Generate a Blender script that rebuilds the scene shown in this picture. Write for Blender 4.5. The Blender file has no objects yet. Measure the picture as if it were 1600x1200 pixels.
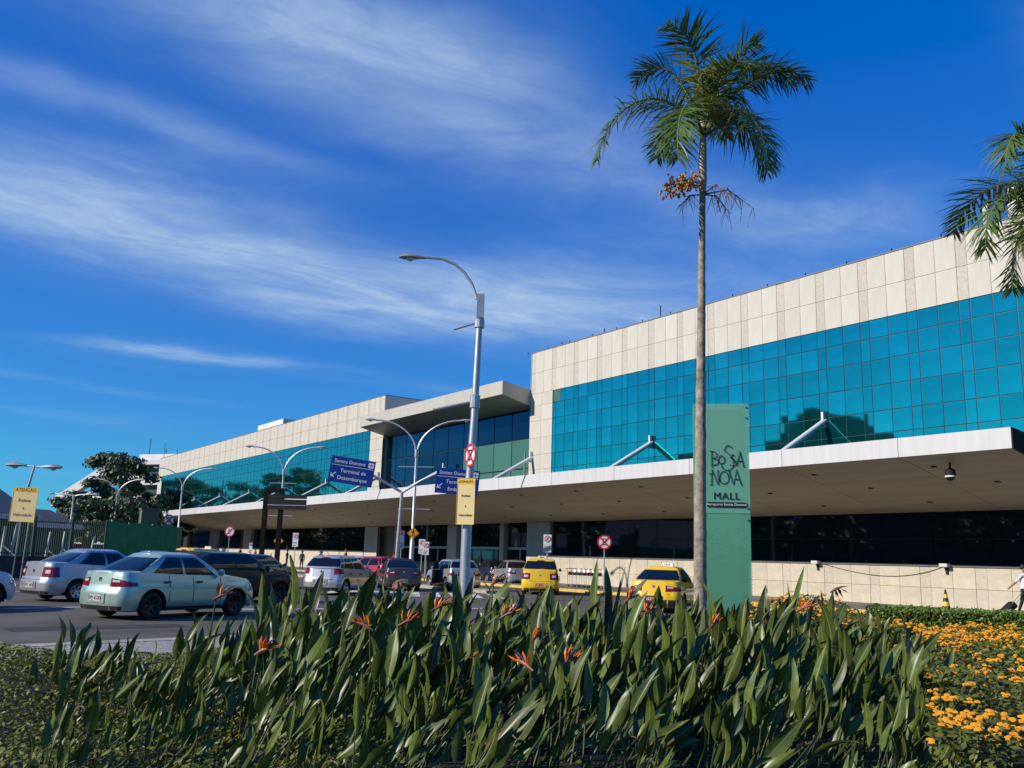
import bpy, bmesh, math, random
from math import sin, cos, pi, radians, sqrt, atan2
from mathutils import Vector, Matrix
scene = bpy.context.scene
C = scene.collection
R = random.Random(7)

# ------------------------------------------------------------------ camera
cam_d = bpy.data.cameras.new('camera'); cam = bpy.data.objects.new('camera', cam_d); C.objects.link(cam)
cam_d.sensor_width = 36.0; cam_d.lens = 36.0 * 1420 / 1600; cam_d.clip_start = 0.05; cam_d.clip_end = 5000
_p, _r = radians(10.88), radians(1.71)
_fw = Vector((0, cos(_p), sin(_p))); _up0 = Vector((0, -sin(_p), cos(_p))); _rt0 = Vector((1, 0, 0))
_rt = _rt0 * cos(_r) + _up0 * sin(_r); _up = _up0 * cos(_r) - _rt0 * sin(_r)
_m = Matrix((_rt, _up, -_fw)).transposed().to_4x4(); _m.translation = (0, 0, 1.6)
cam.matrix_world = _m
scene.camera = cam

# ------------------------------------------------------------------ sun and sky
SUN_EL = radians(28)
SUN_H = Vector((-0.935, -0.355, 0)).normalized()           # horizontal direction towards the sun
sun_vec = Vector((SUN_H.x * cos(SUN_EL), SUN_H.y * cos(SUN_EL), sin(SUN_EL)))
sd = bpy.data.lights.new('sun', 'SUN'); sd.energy = 4.8; sd.angle = radians(0.53); sd.color = (1.0, 0.92, 0.81)
so = bpy.data.objects.new('sun', sd); C.objects.link(so)
so.rotation_euler = sun_vec.to_track_quat('Z', 'Y').to_euler(); so.location = (-60, -30, 60)

world = bpy.data.worlds.new('World'); scene.world = world; world.use_nodes = True
nt = world.node_tree; nt.nodes.clear()
def wn(t, **k):
    n = nt.nodes.new(t)
    for a, b in k.items(): setattr(n, a, b)
    return n
sky = wn('ShaderNodeTexSky', sky_type='NISHITA', sun_disc=False, sun_elevation=SUN_EL,
         sun_rotation=atan2(SUN_H.x, SUN_H.y), altitude=0, air_density=1.0, dust_density=0.2, ozone_density=4.5)
hs = wn('ShaderNodeHueSaturation'); hs.inputs['Saturation'].default_value = 1.35; hs.inputs['Value'].default_value = 1.0
hs.inputs['Hue'].default_value = 0.503
nt.links.new(sky.outputs[0], hs.inputs['Color'])
sp_ = wn('ShaderNodeSeparateColor'); nt.links.new(hs.outputs[0], sp_.inputs[0]); cc_ = wn('ShaderNodeCombineColor')
for i_, (k_, g_) in enumerate(((0.50, 0.42), (1.30, 0.76), (3.04, 0.52))):       # deep polarised-looking blue of the photograph
    p_ = wn('ShaderNodeMath', operation='POWER'); nt.links.new(sp_.outputs[i_], p_.inputs[0]); p_.inputs[1].default_value = g_
    m_ = wn('ShaderNodeMath', operation='MULTIPLY'); nt.links.new(p_.outputs[0], m_.inputs[0]); m_.inputs[1].default_value = k_; nt.links.new(m_.outputs[0], cc_.inputs[i_])
tc = wn('ShaderNodeTexCoord'); sep = wn('ShaderNodeSeparateXYZ'); nt.links.new(tc.outputs['Generated'], sep.inputs[0])
def wm(op, a, b=None, clamp=False):
    n = wn('ShaderNodeMath', operation=op, use_clamp=clamp)
    for i, v in enumerate((a, b)):
        if v is None: continue
        if isinstance(v, (int, float)): n.inputs[i].default_value = v
        else: nt.links.new(v, n.inputs[i])
    return n.outputs[0]
zc = wm('MAXIMUM', sep.outputs['Z'], 0.03)
px = wm('DIVIDE', sep.outputs['X'], zc); py = wm('DIVIDE', sep.outputs['Y'], zc)
cmb = wn('ShaderNodeCombineXYZ'); nt.links.new(px, cmb.inputs[0]); nt.links.new(py, cmb.inputs[1])
def cloud(scale, stretch, rot, loc, detail, rough, lo, hi, dist=0.0):
    mp = wn('ShaderNodeMapping'); mp.vector_type = 'TEXTURE'; mp.inputs['Rotation'].default_value = (0, 0, rot)
    mp.inputs['Scale'].default_value = (1 / stretch, 1, 1); mp.inputs['Location'].default_value = loc
    nt.links.new(cmb.outputs[0], mp.inputs['Vector'])
    no = wn('ShaderNodeTexNoise'); no.inputs['Scale'].default_value = scale; no.inputs['Detail'].default_value = detail
    no.inputs['Roughness'].default_value = rough; no.inputs['Distortion'].default_value = dist
    nt.links.new(mp.outputs[0], no.inputs['Vector'])
    mr = wn('ShaderNodeMapRange', interpolation_type='SMOOTHSTEP'); mr.inputs['From Min'].default_value = lo; mr.inputs['From Max'].default_value = hi
    nt.links.new(no.outputs['Fac'], mr.inputs['Value'])
    return mr.outputs[0]
# ragged offsets so that the bands do not have clean edges
jit = wn('ShaderNodeTexNoise'); jit.inputs['Scale'].default_value = 1.1; jit.inputs['Detail'].default_value = 5; nt.links.new(cmb.outputs[0], jit.inputs['Vector'])
jx = wm('MULTIPLY', wm('SUBTRACT', jit.outputs['Fac'], 0.5), 0.9)
def band_(cx, cy, deg, L, w, amp):
    a, b = cos(radians(deg)), sin(radians(deg))
    dx = wm('SUBTRACT', px, cx); dy = wm('ADD', wm('SUBTRACT', py, cy), jx)
    u_ = wm('DIVIDE', wm('ADD', wm('MULTIPLY', dx, a), wm('MULTIPLY', dy, b)), L); v_ = wm('DIVIDE', wm('SUBTRACT', wm('MULTIPLY', dy, a), wm('MULTIPLY', dx, b)), w)
    r2 = wm('ADD', wm('MULTIPLY', u_, u_), wm('MULTIPLY', v_, v_))
    return wm('MULTIPLY', wm('POWER', 2.718, wm('MULTIPLY', r2, -1.0)), amp)
bands = band_(-1.05, 3.02, 47, 1.15, .40, 1.1)
for bb in ((.15, 3.50, 10, 1.1, .48, .95), (-.22, 1.80, 40, .62, .24, .85), (-.45, 1.45, 55, .35, .14, .40), (-1.7, 4.62, 24, .45, .13, .85), (.85, 2.5, 20, .5, .22, .45), (1.3, 1.6, 50, .6, .12, .4), (-.9, 2.0, 40, .5, .12, .35)):
    bands = wm('ADD', bands, band_(*bb))
broad = wm('MULTIPLY', cloud(0.55, 0.45, radians(45), (2.35, 0.9, 0), 3, 0.5, 0.50, 0.75, 0.4), .35)
fine = wm('MULTIPLY', cloud(2.4, 0.62, radians(38), (3.1, 1.7, 0), 10, 0.62, 0.26, 0.66, 0.9), wm('ADD', wm('MULTIPLY', cloud(7.0, 0.8, radians(30), (1.1, 4.7, 0), 8, 0.65, 0.30, 0.66, 0.5), .45), .62))
cl = wm('MULTIPLY', wm('MULTIPLY', wm('ADD', bands, broad, True), wm('ADD', wm('MULTIPLY', fine, .55), .42), True), 0.86)
low = wn('ShaderNodeMapRange', interpolation_type='SMOOTHSTEP'); low.inputs['From Min'].default_value = 0.03; low.inputs['From Max'].default_value = 0.16
nt.links.new(sep.outputs['Z'], low.inputs['Value'])
cl = wm('MULTIPLY', cl, low.outputs[0])
mx = wn('ShaderNodeMixRGB'); nt.links.new(cl, mx.inputs['Fac']); nt.links.new(cc_.outputs[0], mx.inputs['Color1'])
mx.inputs['Color2'].default_value = (4.6, 6.25, 8.2, 1)
bg = wn('ShaderNodeBackground'); bg.inputs['Strength'].default_value = 0.10
nt.links.new(mx.outputs[0], bg.inputs['Color'])
wo = wn('ShaderNodeOutputWorld'); nt.links.new(bg.outputs[0], wo.inputs['Surface'])

vs = scene.view_settings; vs.view_transform = 'Standard'; vs.look = 'None'; vs.gamma = 1.0; vs.exposure = 0.0
vs.use_curve_mapping = False
scene.cycles.max_bounces = 6; scene.cycles.diffuse_bounces = 2; scene.cycles.glossy_bounces = 3
scene.cycles.transmission_bounces = 3; scene.cycles.transparent_max_bounces = 6; scene.cycles.caustics_reflective = False

# ------------------------------------------------------------------ mesh builder
class MB:
    def __init__(s): s.v = []; s.f = []; s.m = []
    def add(s, vs, fs, mi=0):
        o = len(s.v); s.v += [tuple(v) for v in vs]
        for f in fs: s.f.append(tuple(i + o for i in f)); s.m.append(mi)
        return s
    def quad(s, a, b, c, d, mi=0): return s.add((a, b, c, d), ((0, 1, 2, 3),), mi)
    def box(s, x0, x1, y0, y1, z0, z1, mi=0):
        v = [(x0, y0, z0), (x1, y0, z0), (x1, y1, z0), (x0, y1, z0), (x0, y0, z1), (x1, y0, z1), (x1, y1, z1), (x0, y1, z1)]
        return s.add(v, [(3, 2, 1, 0), (4, 5, 6, 7), (0, 1, 5, 4), (1, 2, 6, 5), (2, 3, 7, 6), (3, 0, 4, 7)], mi)
    def hexa(s, v, mi=0):          # 8 corners in box order
        return s.add(v, [(3, 2, 1, 0), (4, 5, 6, 7), (0, 1, 5, 4), (1, 2, 6, 5), (2, 3, 7, 6), (3, 0, 4, 7)], mi)
    def tube(s, pts, rad, n=8, cap=True, mi=0):
        pts = [Vector(p) for p in pts]
        if not isinstance(rad, (list, tuple)): rad = [rad] * len(pts)
        o = len(s.v); prev = None
        for i, p in enumerate(pts):
            d = (pts[min(i + 1, len(pts) - 1)] - pts[max(i - 1, 0)]).normalized()
            if prev is None:
                a = Vector((0, 0, 1)) if abs(d.z) < 0.9 else Vector((1, 0, 0))
                e = d.cross(a).normalized()
            else: e = (prev - d * prev.dot(d)).normalized()
            prev = e; g = d.cross(e)
            for k in range(n):
                t = 2 * pi * k / n; s.v.append(tuple(p + (e * cos(t) + g * sin(t)) * rad[i]))
        for i in range(len(pts) - 1):
            for k in range(n):
                a = o + i * n + k; b = o + i * n + (k + 1) % n
                s.f.append((a, b, b + n, a + n)); s.m.append(mi)
        if cap:
            s.f.append(tuple(o + k for k in reversed(range(n)))); s.m.append(mi)
            s.f.append(tuple(o + (len(pts) - 1) * n + k for k in range(n))); s.m.append(mi)
        return s
    def lathe(s, prof, n=16, axis='z', c=(0, 0, 0), mi=0, cap=True):
        o = len(s.v)
        for (r, h) in prof:
            for k in range(n):
                t = 2 * pi * k / n
                if axis == 'z': q = (c[0] + r * cos(t), c[1] + r * sin(t), c[2] + h)
                elif axis == 'y': q = (c[0] + r * sin(t), c[1] + h, c[2] + r * cos(t))
                else: q = (c[0] + h, c[1] + r * cos(t), c[2] + r * sin(t))
                s.v.append(q)
        for i in range(len(prof) - 1):
            for k in range(n):
                a = o + i * n + k; b = o + i * n + (k + 1) % n
                s.f.append((a, b, b + n, a + n)); s.m.append(mi)
        if cap and prof[0][0] > 1e-6: s.f.append(tuple(o + k for k in reversed(range(n)))); s.m.append(mi)
        if cap and prof[-1][0] > 1e-6: s.f.append(tuple(o + (len(prof) - 1) * n + k for k in range(n))); s.m.append(mi)
        return s
    def poly(s, pts, d, mi=0):     # planar polygon extruded by vector d
        n = len(pts); d = Vector(d)
        v = [Vector(p) for p in pts] + [Vector(p) + d for p in pts]
        f = [tuple(reversed(range(n))), tuple(range(n, 2 * n))] + [(i, (i + 1) % n, (i + 1) % n + n, i + n) for i in range(n)]
        return s.add(v, f, mi)
    def mesh(s, name, mats, smooth=False, ang=0.7):
        me = bpy.data.meshes.new(name); me.from_pydata(s.v, [], s.f)
        if not isinstance(mats, (list, tuple)): mats = [mats]
        for m in mats: me.materials.append(m)
        if len(mats) > 1: me.polygons.foreach_set('material_index', s.m)
        if smooth:
            me.polygons.foreach_set('use_smooth', [True] * len(me.polygons))
            try: me.set_sharp_from_angle(angle=ang)
            except Exception: pass
        me.update(); return me
    def build(s, name, mats, parent=None, smooth=False, loc=None, rz=None, ang=0.7, fix=False):
        me = s.mesh(name, mats, smooth, ang)
        if fix:
            b = bmesh.new(); b.from_mesh(me); bmesh.ops.recalc_face_normals(b, faces=b.faces); b.to_mesh(me); b.free()
        return put(name, me, parent, loc, rz)
def put(name, me, parent=None, loc=None, rz=None):
    o = bpy.data.objects.new(name, me); C.objects.link(o)
    if parent is not None: o.parent = parent
    if loc is not None: o.location = loc
    if rz is not None: o.rotation_euler = (0, 0, rz)
    return o
def tag(o, label=None, cat=None, group=None, kind=None):
    if label: o['label'] = label
    if cat: o['category'] = cat
    if group: o['group'] = group
    if kind: o['kind'] = kind
    return o
def thing(name, label, cat, loc=(0, 0, 0), rz=0.0, group=None):
    o = bpy.data.objects.new(name, None); C.objects.link(o); o.empty_display_size = 0.2
    o.location = loc; o.rotation_euler = (0, 0, rz)
    return tag(o, label, cat, group)
def copy_tree(o, parent=None):
    c = o.copy(); C.objects.link(c)
    if parent is not None: c.parent = parent
    for ch in list(o.children): copy_tree(ch, c)
    return c
def text_mesh(s, size, mat, depth=0.004, align='CENTER', spacing=1.0):
    cu = bpy.data.curves.new('text', 'FONT'); cu.body = s; cu.size = size; cu.extrude = depth / 2; cu.align_x = align
    cu.align_y = 'CENTER'; cu.space_character = spacing; cu.resolution_u = 3
    t = bpy.data.objects.new('text', cu); C.objects.link(t)
    dg = bpy.context.evaluated_depsgraph_get()
    me = bpy.data.meshes.new_from_object(t.evaluated_get(dg)); bpy.data.objects.remove(t); bpy.data.curves.remove(cu)
    me.materials.clear(); me.materials.append(mat); return me
def lettering(name, s, size, mat, parent, loc, rot=(pi / 2, 0, 0), depth=0.006, align='CENTER', spacing=1.0):
    o = put(name, text_mesh(s, size, mat, depth, align, spacing), parent, loc); o.rotation_euler = rot; return o

# ------------------------------------------------------------------ materials
MATS = {}
def mat(name, col, rough=0.6, metal=0.0, var=0.0, vscale=4.0, bump=0.0, bscale=40.0, obj_var=0.0, col2=None, coat=0.0,
        spec=0.5, trans=0.0, emis=None, stretch=None, detail=6, coords='Object'):
    m = bpy.data.materials.new(name); m.use_nodes = True; t = m.node_tree; b = t.nodes['Principled BSDF']
    b.inputs['Base Color'].default_value = (*col, 1); b.inputs['Roughness'].default_value = rough
    b.inputs['Metallic'].default_value = metal; b.inputs['Specular IOR Level'].default_value = spec
    if coat: b.inputs['Coat Weight'].default_value = coat; b.inputs['Coat Roughness'].default_value = 0.04
    L = t.links.new; src = None
    co = t.nodes.new('ShaderNodeTexCoord').outputs[coords]
    if stretch:
        mp = t.nodes.new('ShaderNodeMapping'); mp.inputs['Scale'].default_value = stretch; L(co, mp.inputs[0]); co = mp.outputs[0]
    if var > 0 or col2 is not None:
        n = t.nodes.new('ShaderNodeTexNoise'); n.inputs['Scale'].default_value = vscale; n.inputs['Detail'].default_value = detail
        n.inputs['Roughness'].default_value = 0.6; L(co, n.inputs['Vector'])
        r = t.nodes.new('ShaderNodeMapRange'); r.inputs['From Min'].default_value = 0.32; r.inputs['From Max'].default_value = 0.68; L(n.outputs['Fac'], r.inputs['Value'])
        mx = t.nodes.new('ShaderNodeMixRGB'); L(r.outputs[0], mx.inputs['Fac'])
        a = tuple(c * (1 - var) for c in col); d = col2 if col2 is not None else tuple(min(1, c * (1 + var)) for c in col)
        mx.inputs['Color1'].default_value = (*a, 1); mx.inputs['Color2'].default_value = (*d, 1); src = mx.outputs[0]
    if obj_var > 0:
        oi = t.nodes.new('ShaderNodeObjectInfo'); r = t.nodes.new('ShaderNodeMapRange')
        r.inputs['To Min'].default_value = 1 - obj_var; r.inputs['To Max'].default_value = 1 + obj_var; L(oi.outputs['Random'], r.inputs['Value'])
        h = t.nodes.new('ShaderNodeHueSaturation'); L(r.outputs[0], h.inputs['Value'])
        if src is not None: L(src, h.inputs['Color'])
        else: h.inputs['Color'].default_value = (*col, 1)
        src = h.outputs[0]
    if src is not None: L(src, b.inputs['Base Color'])
    if bump > 0:
        n = t.nodes.new('ShaderNodeTexNoise'); n.inputs['Scale'].default_value = bscale; n.inputs['Detail'].default_value = 5; L(co, n.inputs['Vector'])
        bp = t.nodes.new('ShaderNodeBump'); bp.inputs['Strength'].default_value = bump; bp.inputs['Distance'].default_value = 0.02
        L(n.outputs['Fac'], bp.inputs['Height']); L(bp.outputs[0], b.inputs['Normal'])
    if trans > 0:       # thin leaf: diffuse light passing through
        tr = t.nodes.new('ShaderNodeBsdfTranslucent'); ms = t.nodes.new('ShaderNodeMixShader'); ms.inputs[0].default_value = trans
        if src is not None: L(src, tr.inputs['Color'])
        else: tr.inputs['Color'].default_value = (*col, 1)
        L(b.outputs[0], ms.inputs[1]); L(tr.outputs[0], ms.inputs[2]); L(ms.outputs[0], t.nodes['Material Output'].inputs['Surface'])
    if emis: b.inputs['Emission Color'].default_value = (*emis[:3], 1); b.inputs['Emission Strength'].default_value = emis[3]
    MATS[name] = m; return m
M = MATS
mat('asphalt', (0.098, 0.086, 0.066), 0.85, var=0.25, vscale=0.5, bump=0.35, bscale=90, col2=(0.145, 0.128, 0.100), detail=12)
mat('paint_white', (0.62, 0.60, 0.55), 0.7, var=0.3, vscale=5)
mat('paint_yellow', (0.62, 0.42, 0.10), 0.7, var=0.3, vscale=5)
mat('kerb_stone', (0.40, 0.36, 0.27), 0.85, var=0.25, vscale=3, bump=0.2, obj_var=0.12)
mat('setts', (0.30, 0.28, 0.245), 0.9, var=0.45, vscale=9, bump=0.6, bscale=25, col2=(0.48, 0.45, 0.40))
mat('paving', (0.20, 0.18, 0.155), 0.85, var=0.2, vscale=1.5, bump=0.2)
mat('soil', (0.022, 0.017, 0.012), 0.95, var=0.4, vscale=6, bump=0.6, bscale=20)
mat('stone', (0.575, 0.525, 0.44), 0.75, var=0.07, vscale=1.6, stretch=(2.5, 1, .35), bump=0.05, bscale=60, obj_var=0.045)
mat('stone_low', (0.54, 0.48, 0.375), 0.75, var=0.11, vscale=2.2, bump=0.05, bscale=60, obj_var=0.05)
mat('stone_narrow', (0.52, 0.46, 0.375), 0.8, var=0.13, vscale=6, bump=0.15, bscale=50, obj_var=0.05)
mat('joint', (0.27, 0.24, 0.20), 0.9)
mat('coping', (0.16, 0.16, 0.16), 0.6)
mat('sill', (0.20, 0.18, 0.16), 0.6)
mat('glass_teal', (0.03, 0.52, 0.46), 0.03, metal=0.95, obj_var=0.13, var=.10, vscale=.8)
mat('glass_teal_far', (0.03, 0.42, 0.38), 0.04, metal=0.95)
mat('glass_blue', (0.02, 0.075, 0.125), 0.04, metal=0.9, obj_var=0.25)
mat('glass_green', (0.06, 0.16, 0.115), 0.25, metal=0.0, obj_var=0.06)
mat('glass_dark', (0.006, 0.016, 0.018), 0.03, metal=0.0, spec=1.0, obj_var=0.1)
mat('mullion', (0.012, 0.045, 0.06), 0.4)
mat('mullion_dark', (0.02, 0.02, 0.022), 0.5)
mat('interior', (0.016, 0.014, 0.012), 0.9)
mat('aluminium', (0.60, 0.58, 0.56), 0.42, metal=0.0, var=0.07, vscale=1.4, stretch=(3, 1, .25), obj_var=0.03)
mat('alu_frame', (0.45, 0.45, 0.45), 0.35, metal=0.7)
mat('soffit', (0.56, 0.49, 0.36), 0.6, var=0.10, vscale=0.9, stretch=(0.25, 2.2, 1), obj_var=0.03)
mat('cream_panel', (0.50, 0.46, 0.38), 0.5, var=0.05, vscale=0.5)
mat('white_paint', (0.72, 0.71, 0.69), 0.4)
mat('galv', (0.42, 0.43, 0.45), 0.42, metal=0.55, var=0.12, vscale=5)
mat('lamp_grey', (0.34, 0.34, 0.33), 0.45, metal=0.3)
mat('lens', (0.62, 0.63, 0.62), 0.2)
mat('black_metal', (0.006, 0.006, 0.007), 0.6, spec=.1)
mat('dark_grey', (0.018, 0.018, 0.020), 0.6, spec=.2)
mat('sign_blue', (0.006, 0.028, 0.22), 0.35)
mat('sign_white', (0.75, 0.75, 0.73), 0.5)
mat('sign_cream', (0.78, 0.60, 0.27), 0.5, var=0.04, vscale=3)
mat('sign_yellow', (0.80, 0.52, 0.02), 0.5)
mat('sign_orange', (0.85, 0.36, 0.01), 0.5)
mat('sign_red', (0.55, 0.012, 0.02), 0.45)
mat('sign_back', (0.05, 0.05, 0.05), 0.5)
mat('ink', (0.012, 0.011, 0.010), 0.5)
mat('ink_brown', (0.20, 0.06, 0.01), 0.5)
mat('fence_green', (0.010, 0.055, 0.040), 0.5)
mat('screen_green', (0.012, 0.22, 0.095), 0.75, var=0.2, vscale=3)
mat('concrete_dark', (0.075, 0.068, 0.06), 0.9, var=0.3, vscale=2)
mat('olive', (0.13, 0.13, 0.09), 0.9, var=0.12, vscale=1)
mat('roof_grey', (0.085, 0.088, 0.10), 0.6, var=0.1, vscale=0.6, stretch=(4, 0.3, 1))
mat('far_white', (0.70, 0.67, 0.62), 0.8, var=0.1, vscale=0.3)
mat('far_dark', (0.03, 0.032, 0.036), 0.4)
mat('bld_dark', (0.05, 0.05, 0.055), 0.8, var=0.2, vscale=0.2)
mat('bark', (0.30, 0.235, 0.17), 0.9, var=0.45, vscale=7, bump=0.5, bscale=18, col2=(0.44, 0.37, 0.29))
mat('bark_tree', (0.09, 0.07, 0.05), 0.9, var=0.3, vscale=4, bump=0.5, bscale=15)
mat('crownshaft', (0.42, 0.37, 0.27), 0.5, var=0.15, vscale=3)
mat('frond', (0.10, 0.155, 0.022), 0.38, var=0.35, vscale=2.5, trans=0.25, obj_var=0.2)
mat('frond_yellow', (0.36, 0.30, 0.035), 0.45, var=0.3, vscale=3, trans=0.3)
mat('rachis', (0.13, 0.16, 0.04), 0.5)
mat('dry', (0.22, 0.14, 0.07), 0.9, var=0.3)
mat('fruit', (0.72, 0.30, 0.03), 0.5, var=0.2)
mat('leaf', (0.082, 0.112, 0.021), 0.36, var=0.35, vscale=7, trans=0.06, obj_var=0.5, spec=0.38)
mat('midrib', (0.17, 0.20, 0.06), 0.5)
mat('tar', (0.045, 0.041, 0.036), 0.85, var=.3, vscale=3, bump=.3, bscale=60)
mat('leaf_yellow', (0.33, 0.28, 0.03), 0.5, var=0.3, vscale=5, trans=0.2)
mat('petiole', (0.06, 0.08, 0.02), 0.5, var=0.2, vscale=6)
mat('petal', (0.88, 0.20, 0.012), 0.5, var=0.2, vscale=12, trans=0.2)
mat('beak', (0.30, 0.09, 0.05), 0.5, var=0.4, vscale=8)
mat('tongue', (0.03, 0.03, 0.20), 0.5)
mat('cover_leaf', (0.19, 0.21, 0.030), 0.5, var=0.4, vscale=3.0, trans=0.2)
mat('lantana_leaf', (0.14, 0.16, 0.022), 0.5, var=0.4, vscale=3.0, trans=0.2)
mat('lantana', (0.88, 0.35, 0.010), 0.6, var=0.25, vscale=9)
mat('hedge_leaf', (0.13, 0.21, 0.022), 0.4, var=0.45, vscale=5, trans=0.2)
mat('tree_leaf', (0.040, 0.068, 0.018), 0.5, var=0.45, vscale=0.6, trans=0.12)
mat('tree_lime', (0.22, 0.27, 0.03), 0.5, var=0.3, vscale=0.6, trans=0.2)
mat('tyre', (0.014, 0.014, 0.014), 0.75)
mat('rim', (0.50, 0.50, 0.51), 0.3, metal=0.8)
mat('rim_dark', (0.03, 0.03, 0.032), 0.4, metal=0.5)
mat('trim', (0.016, 0.016, 0.017), 0.6)
mat('car_glass', (0.006, 0.008, 0.010), 0.03, spec=0.7)
mat('tail_red', (0.20, 0.004, 0.008), 0.12, coat=0.5)
mat('tail_white', (0.60, 0.56, 0.54), 0.12, coat=0.5)
mat('head_glass', (0.50, 0.52, 0.54), 0.08, metal=0.4)
mat('plate', (0.52, 0.52, 0.50), 0.5)
mat('plate_red', (0.42, 0.06, 0.06), 0.5)
mat('seam', (0.012, 0.012, 0.012), 0.8)
mat('chrome', (0.75, 0.75, 0.76), 0.12, metal=1.0)
def paint(name, col, metal=0.55, rough=0.28): return mat(name, col, rough, metal=metal, coat=0.8)
paint('car_greensilver', (0.42, 0.56, 0.48), .5); paint('car_silver', (0.50, 0.50, 0.51)); paint('car_bluesilver', (0.44, 0.46, 0.50))
paint('car_white', (0.66, 0.67, 0.68), 0.0); mat('car_black', (0.006, 0.022, 0.018), .3, coat=.25, spec=.25); paint('car_navy', (0.012, 0.018, 0.045), 0.3)
paint('car_red', (0.42, 0.012, 0.02), 0.2); paint('car_brown', (0.085, 0.070, 0.058), 0.5); paint('car_yellow', (0.85, 0.52, 0.0), 0.0, 0.35)
paint('car_blue', (0.16, 0.24, 0.42), 0.4)
mat('skin', (0.36, 0.20, 0.13), 0.6); mat('skin_dark', (0.14, 0.075, 0.05), 0.6); mat('hair', (0.012, 0.010, 0.009), 0.6)
mat('cloth_red', (0.55, 0.015, 0.02), 0.85); mat('cloth_white', (0.70, 0.70, 0.72), 0.85); mat('cloth_navy', (0.012, 0.014, 0.035), 0.85)
mat('cloth_grey', (0.14, 0.14, 0.15), 0.85); mat('cloth_blue', (0.05, 0.10, 0.24), 0.85); mat('cloth_black', (0.012, 0.012, 0.013), 0.85)
# ================================================================== ground
def sheet(name, pts, z, m, parent=None, kind='structure'):
    o = MB().add([(x, y, z) for x, y in pts], [tuple(range(len(pts)))]).build(name, M[m], parent)
    if parent is None: tag(o, kind=kind)
    return o
sheet('ground', [(-900, -900), (900, -900), (900, 1500), (-900, 1500)], -0.012, 'asphalt')
# near planted island: kerb line from the left round to the driveway on the right
KERB = [(-16.0, 5.2), (-12.0, 9.2), (-7.42, 13.95), (-6.10, 15.33), (-4.07, 17.44), (-1.6, 19.9), (1.0, 22.0), (4.0, 23.8), (7.5, 24.9), (11.0, 25.3), (15.0, 25.0), (22.0, 23.5)]
def offset(line, d):
    out = []
    for i, p in enumerate(line):
        a = Vector(line[max(i - 1, 0)]); b = Vector(line[min(i + 1, len(line) - 1)])
        t = (b - a).normalized(); out.append((p[0] + t.y * d, p[1] - t.x * d))
    return out
def dense(line, step):
    out = []
    for a, b in zip(line[:-1], line[1:]):
        a, b = Vector(a), Vector(b); n = max(1, round((b - a).length / step))
        out += [tuple(a.lerp(b, k / n)) for k in range(n)]
    return out + [tuple(line[-1])]
K1 = offset(KERB, 0.45); K2 = offset(KERB, 2.25)
isl = sheet('pavement', K1 + [(22, -6), (-16, -6)], 0.128, 'setts')
kerb = tag(bpy.data.objects.new('kerb', None), kind='structure'); C.objects.link(kerb)
KD = dense(KERB, 1.0); KO = offset(KD, 0.45)
for i in range(len(KD) - 1):
    a, b, c, d = Vector(KD[i]), Vector(KD[i + 1]), Vector(KO[i + 1]), Vector(KO[i])
    e = (b - a).normalized() * 0.008
    a, b, c, d = a + e, b - e, c - e, d + e
    MB().hexa([(a.x, a.y, -.02), (b.x, b.y, -.02), (c.x, c.y, -.02), (d.x, d.y, -.02), (a.x, a.y, .13), (b.x, b.y, .13), (c.x, c.y, .136), (d.x, d.y, .136)]).build('kerb_stone', M['kerb_stone'], kerb, fix=True)
sheet('planting_soil', offset(KERB, 2.85) + [(22, -6), (-16, -6)], 0.15, 'soil')
y0 = offset(KD, -0.02); y1 = offset(KD, -0.16)
mb = MB()
for i in range(len(KD) - 1): mb.quad((*y0[i], -.004), (*y0[i + 1], -.004), (*y1[i + 1], -.004), (*y1[i], -.004))
tag(mb.build('kerb_line', M['paint_yellow']), kind='structure')

# ================================================================== terminal frame: x = along facade (to the far left), y = out from facade
TZ = atan2(0.8256, -0.5643); TLOC = (30.40, 20.775, 0)
def W(u, n, z=0.0): return Vector((TLOC[0] + cos(TZ) * u - sin(TZ) * n, TLOC[1] + sin(TZ) * u + cos(TZ) * n, z))
# kerb and pavement along the terminal
pav = MB().box(-20, 190, 0.0, 6.2, -0.02, 0.125).build('terminal_pavement', M['paving'], None); pav.location = TLOC; pav.rotation_euler = (0, 0, TZ); tag(pav, kind='structure')
tk = tag(bpy.data.objects.new('terminal_kerb', None), kind='structure'); C.objects.link(tk); tk.location = TLOC; tk.rotation_euler = (0, 0, TZ)
kb = MB().box(0.01, 1.99, 6.205, 6.45, -0.02, 0.135).mesh('kerb_block', M['kerb_stone']); kby = MB().box(0.01, 1.99, 6.205, 6.45, -0.02, 0.135).mesh('kerb_block', M['paint_yellow'])
for k in range(-6, 70): put('kerb_block', kby if k < 29 else kb, tk, (2 * k, 0, 0))
# planted/paved island between the lanes with the lamp line
mi = MB().box(36, 170, 12.0, 13.3, -0.02, 0.13).build('traffic_island', M['kerb_stone']); mi.location = TLOC; mi.rotation_euler = (0, 0, TZ); tag(mi, kind='structure')
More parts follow.
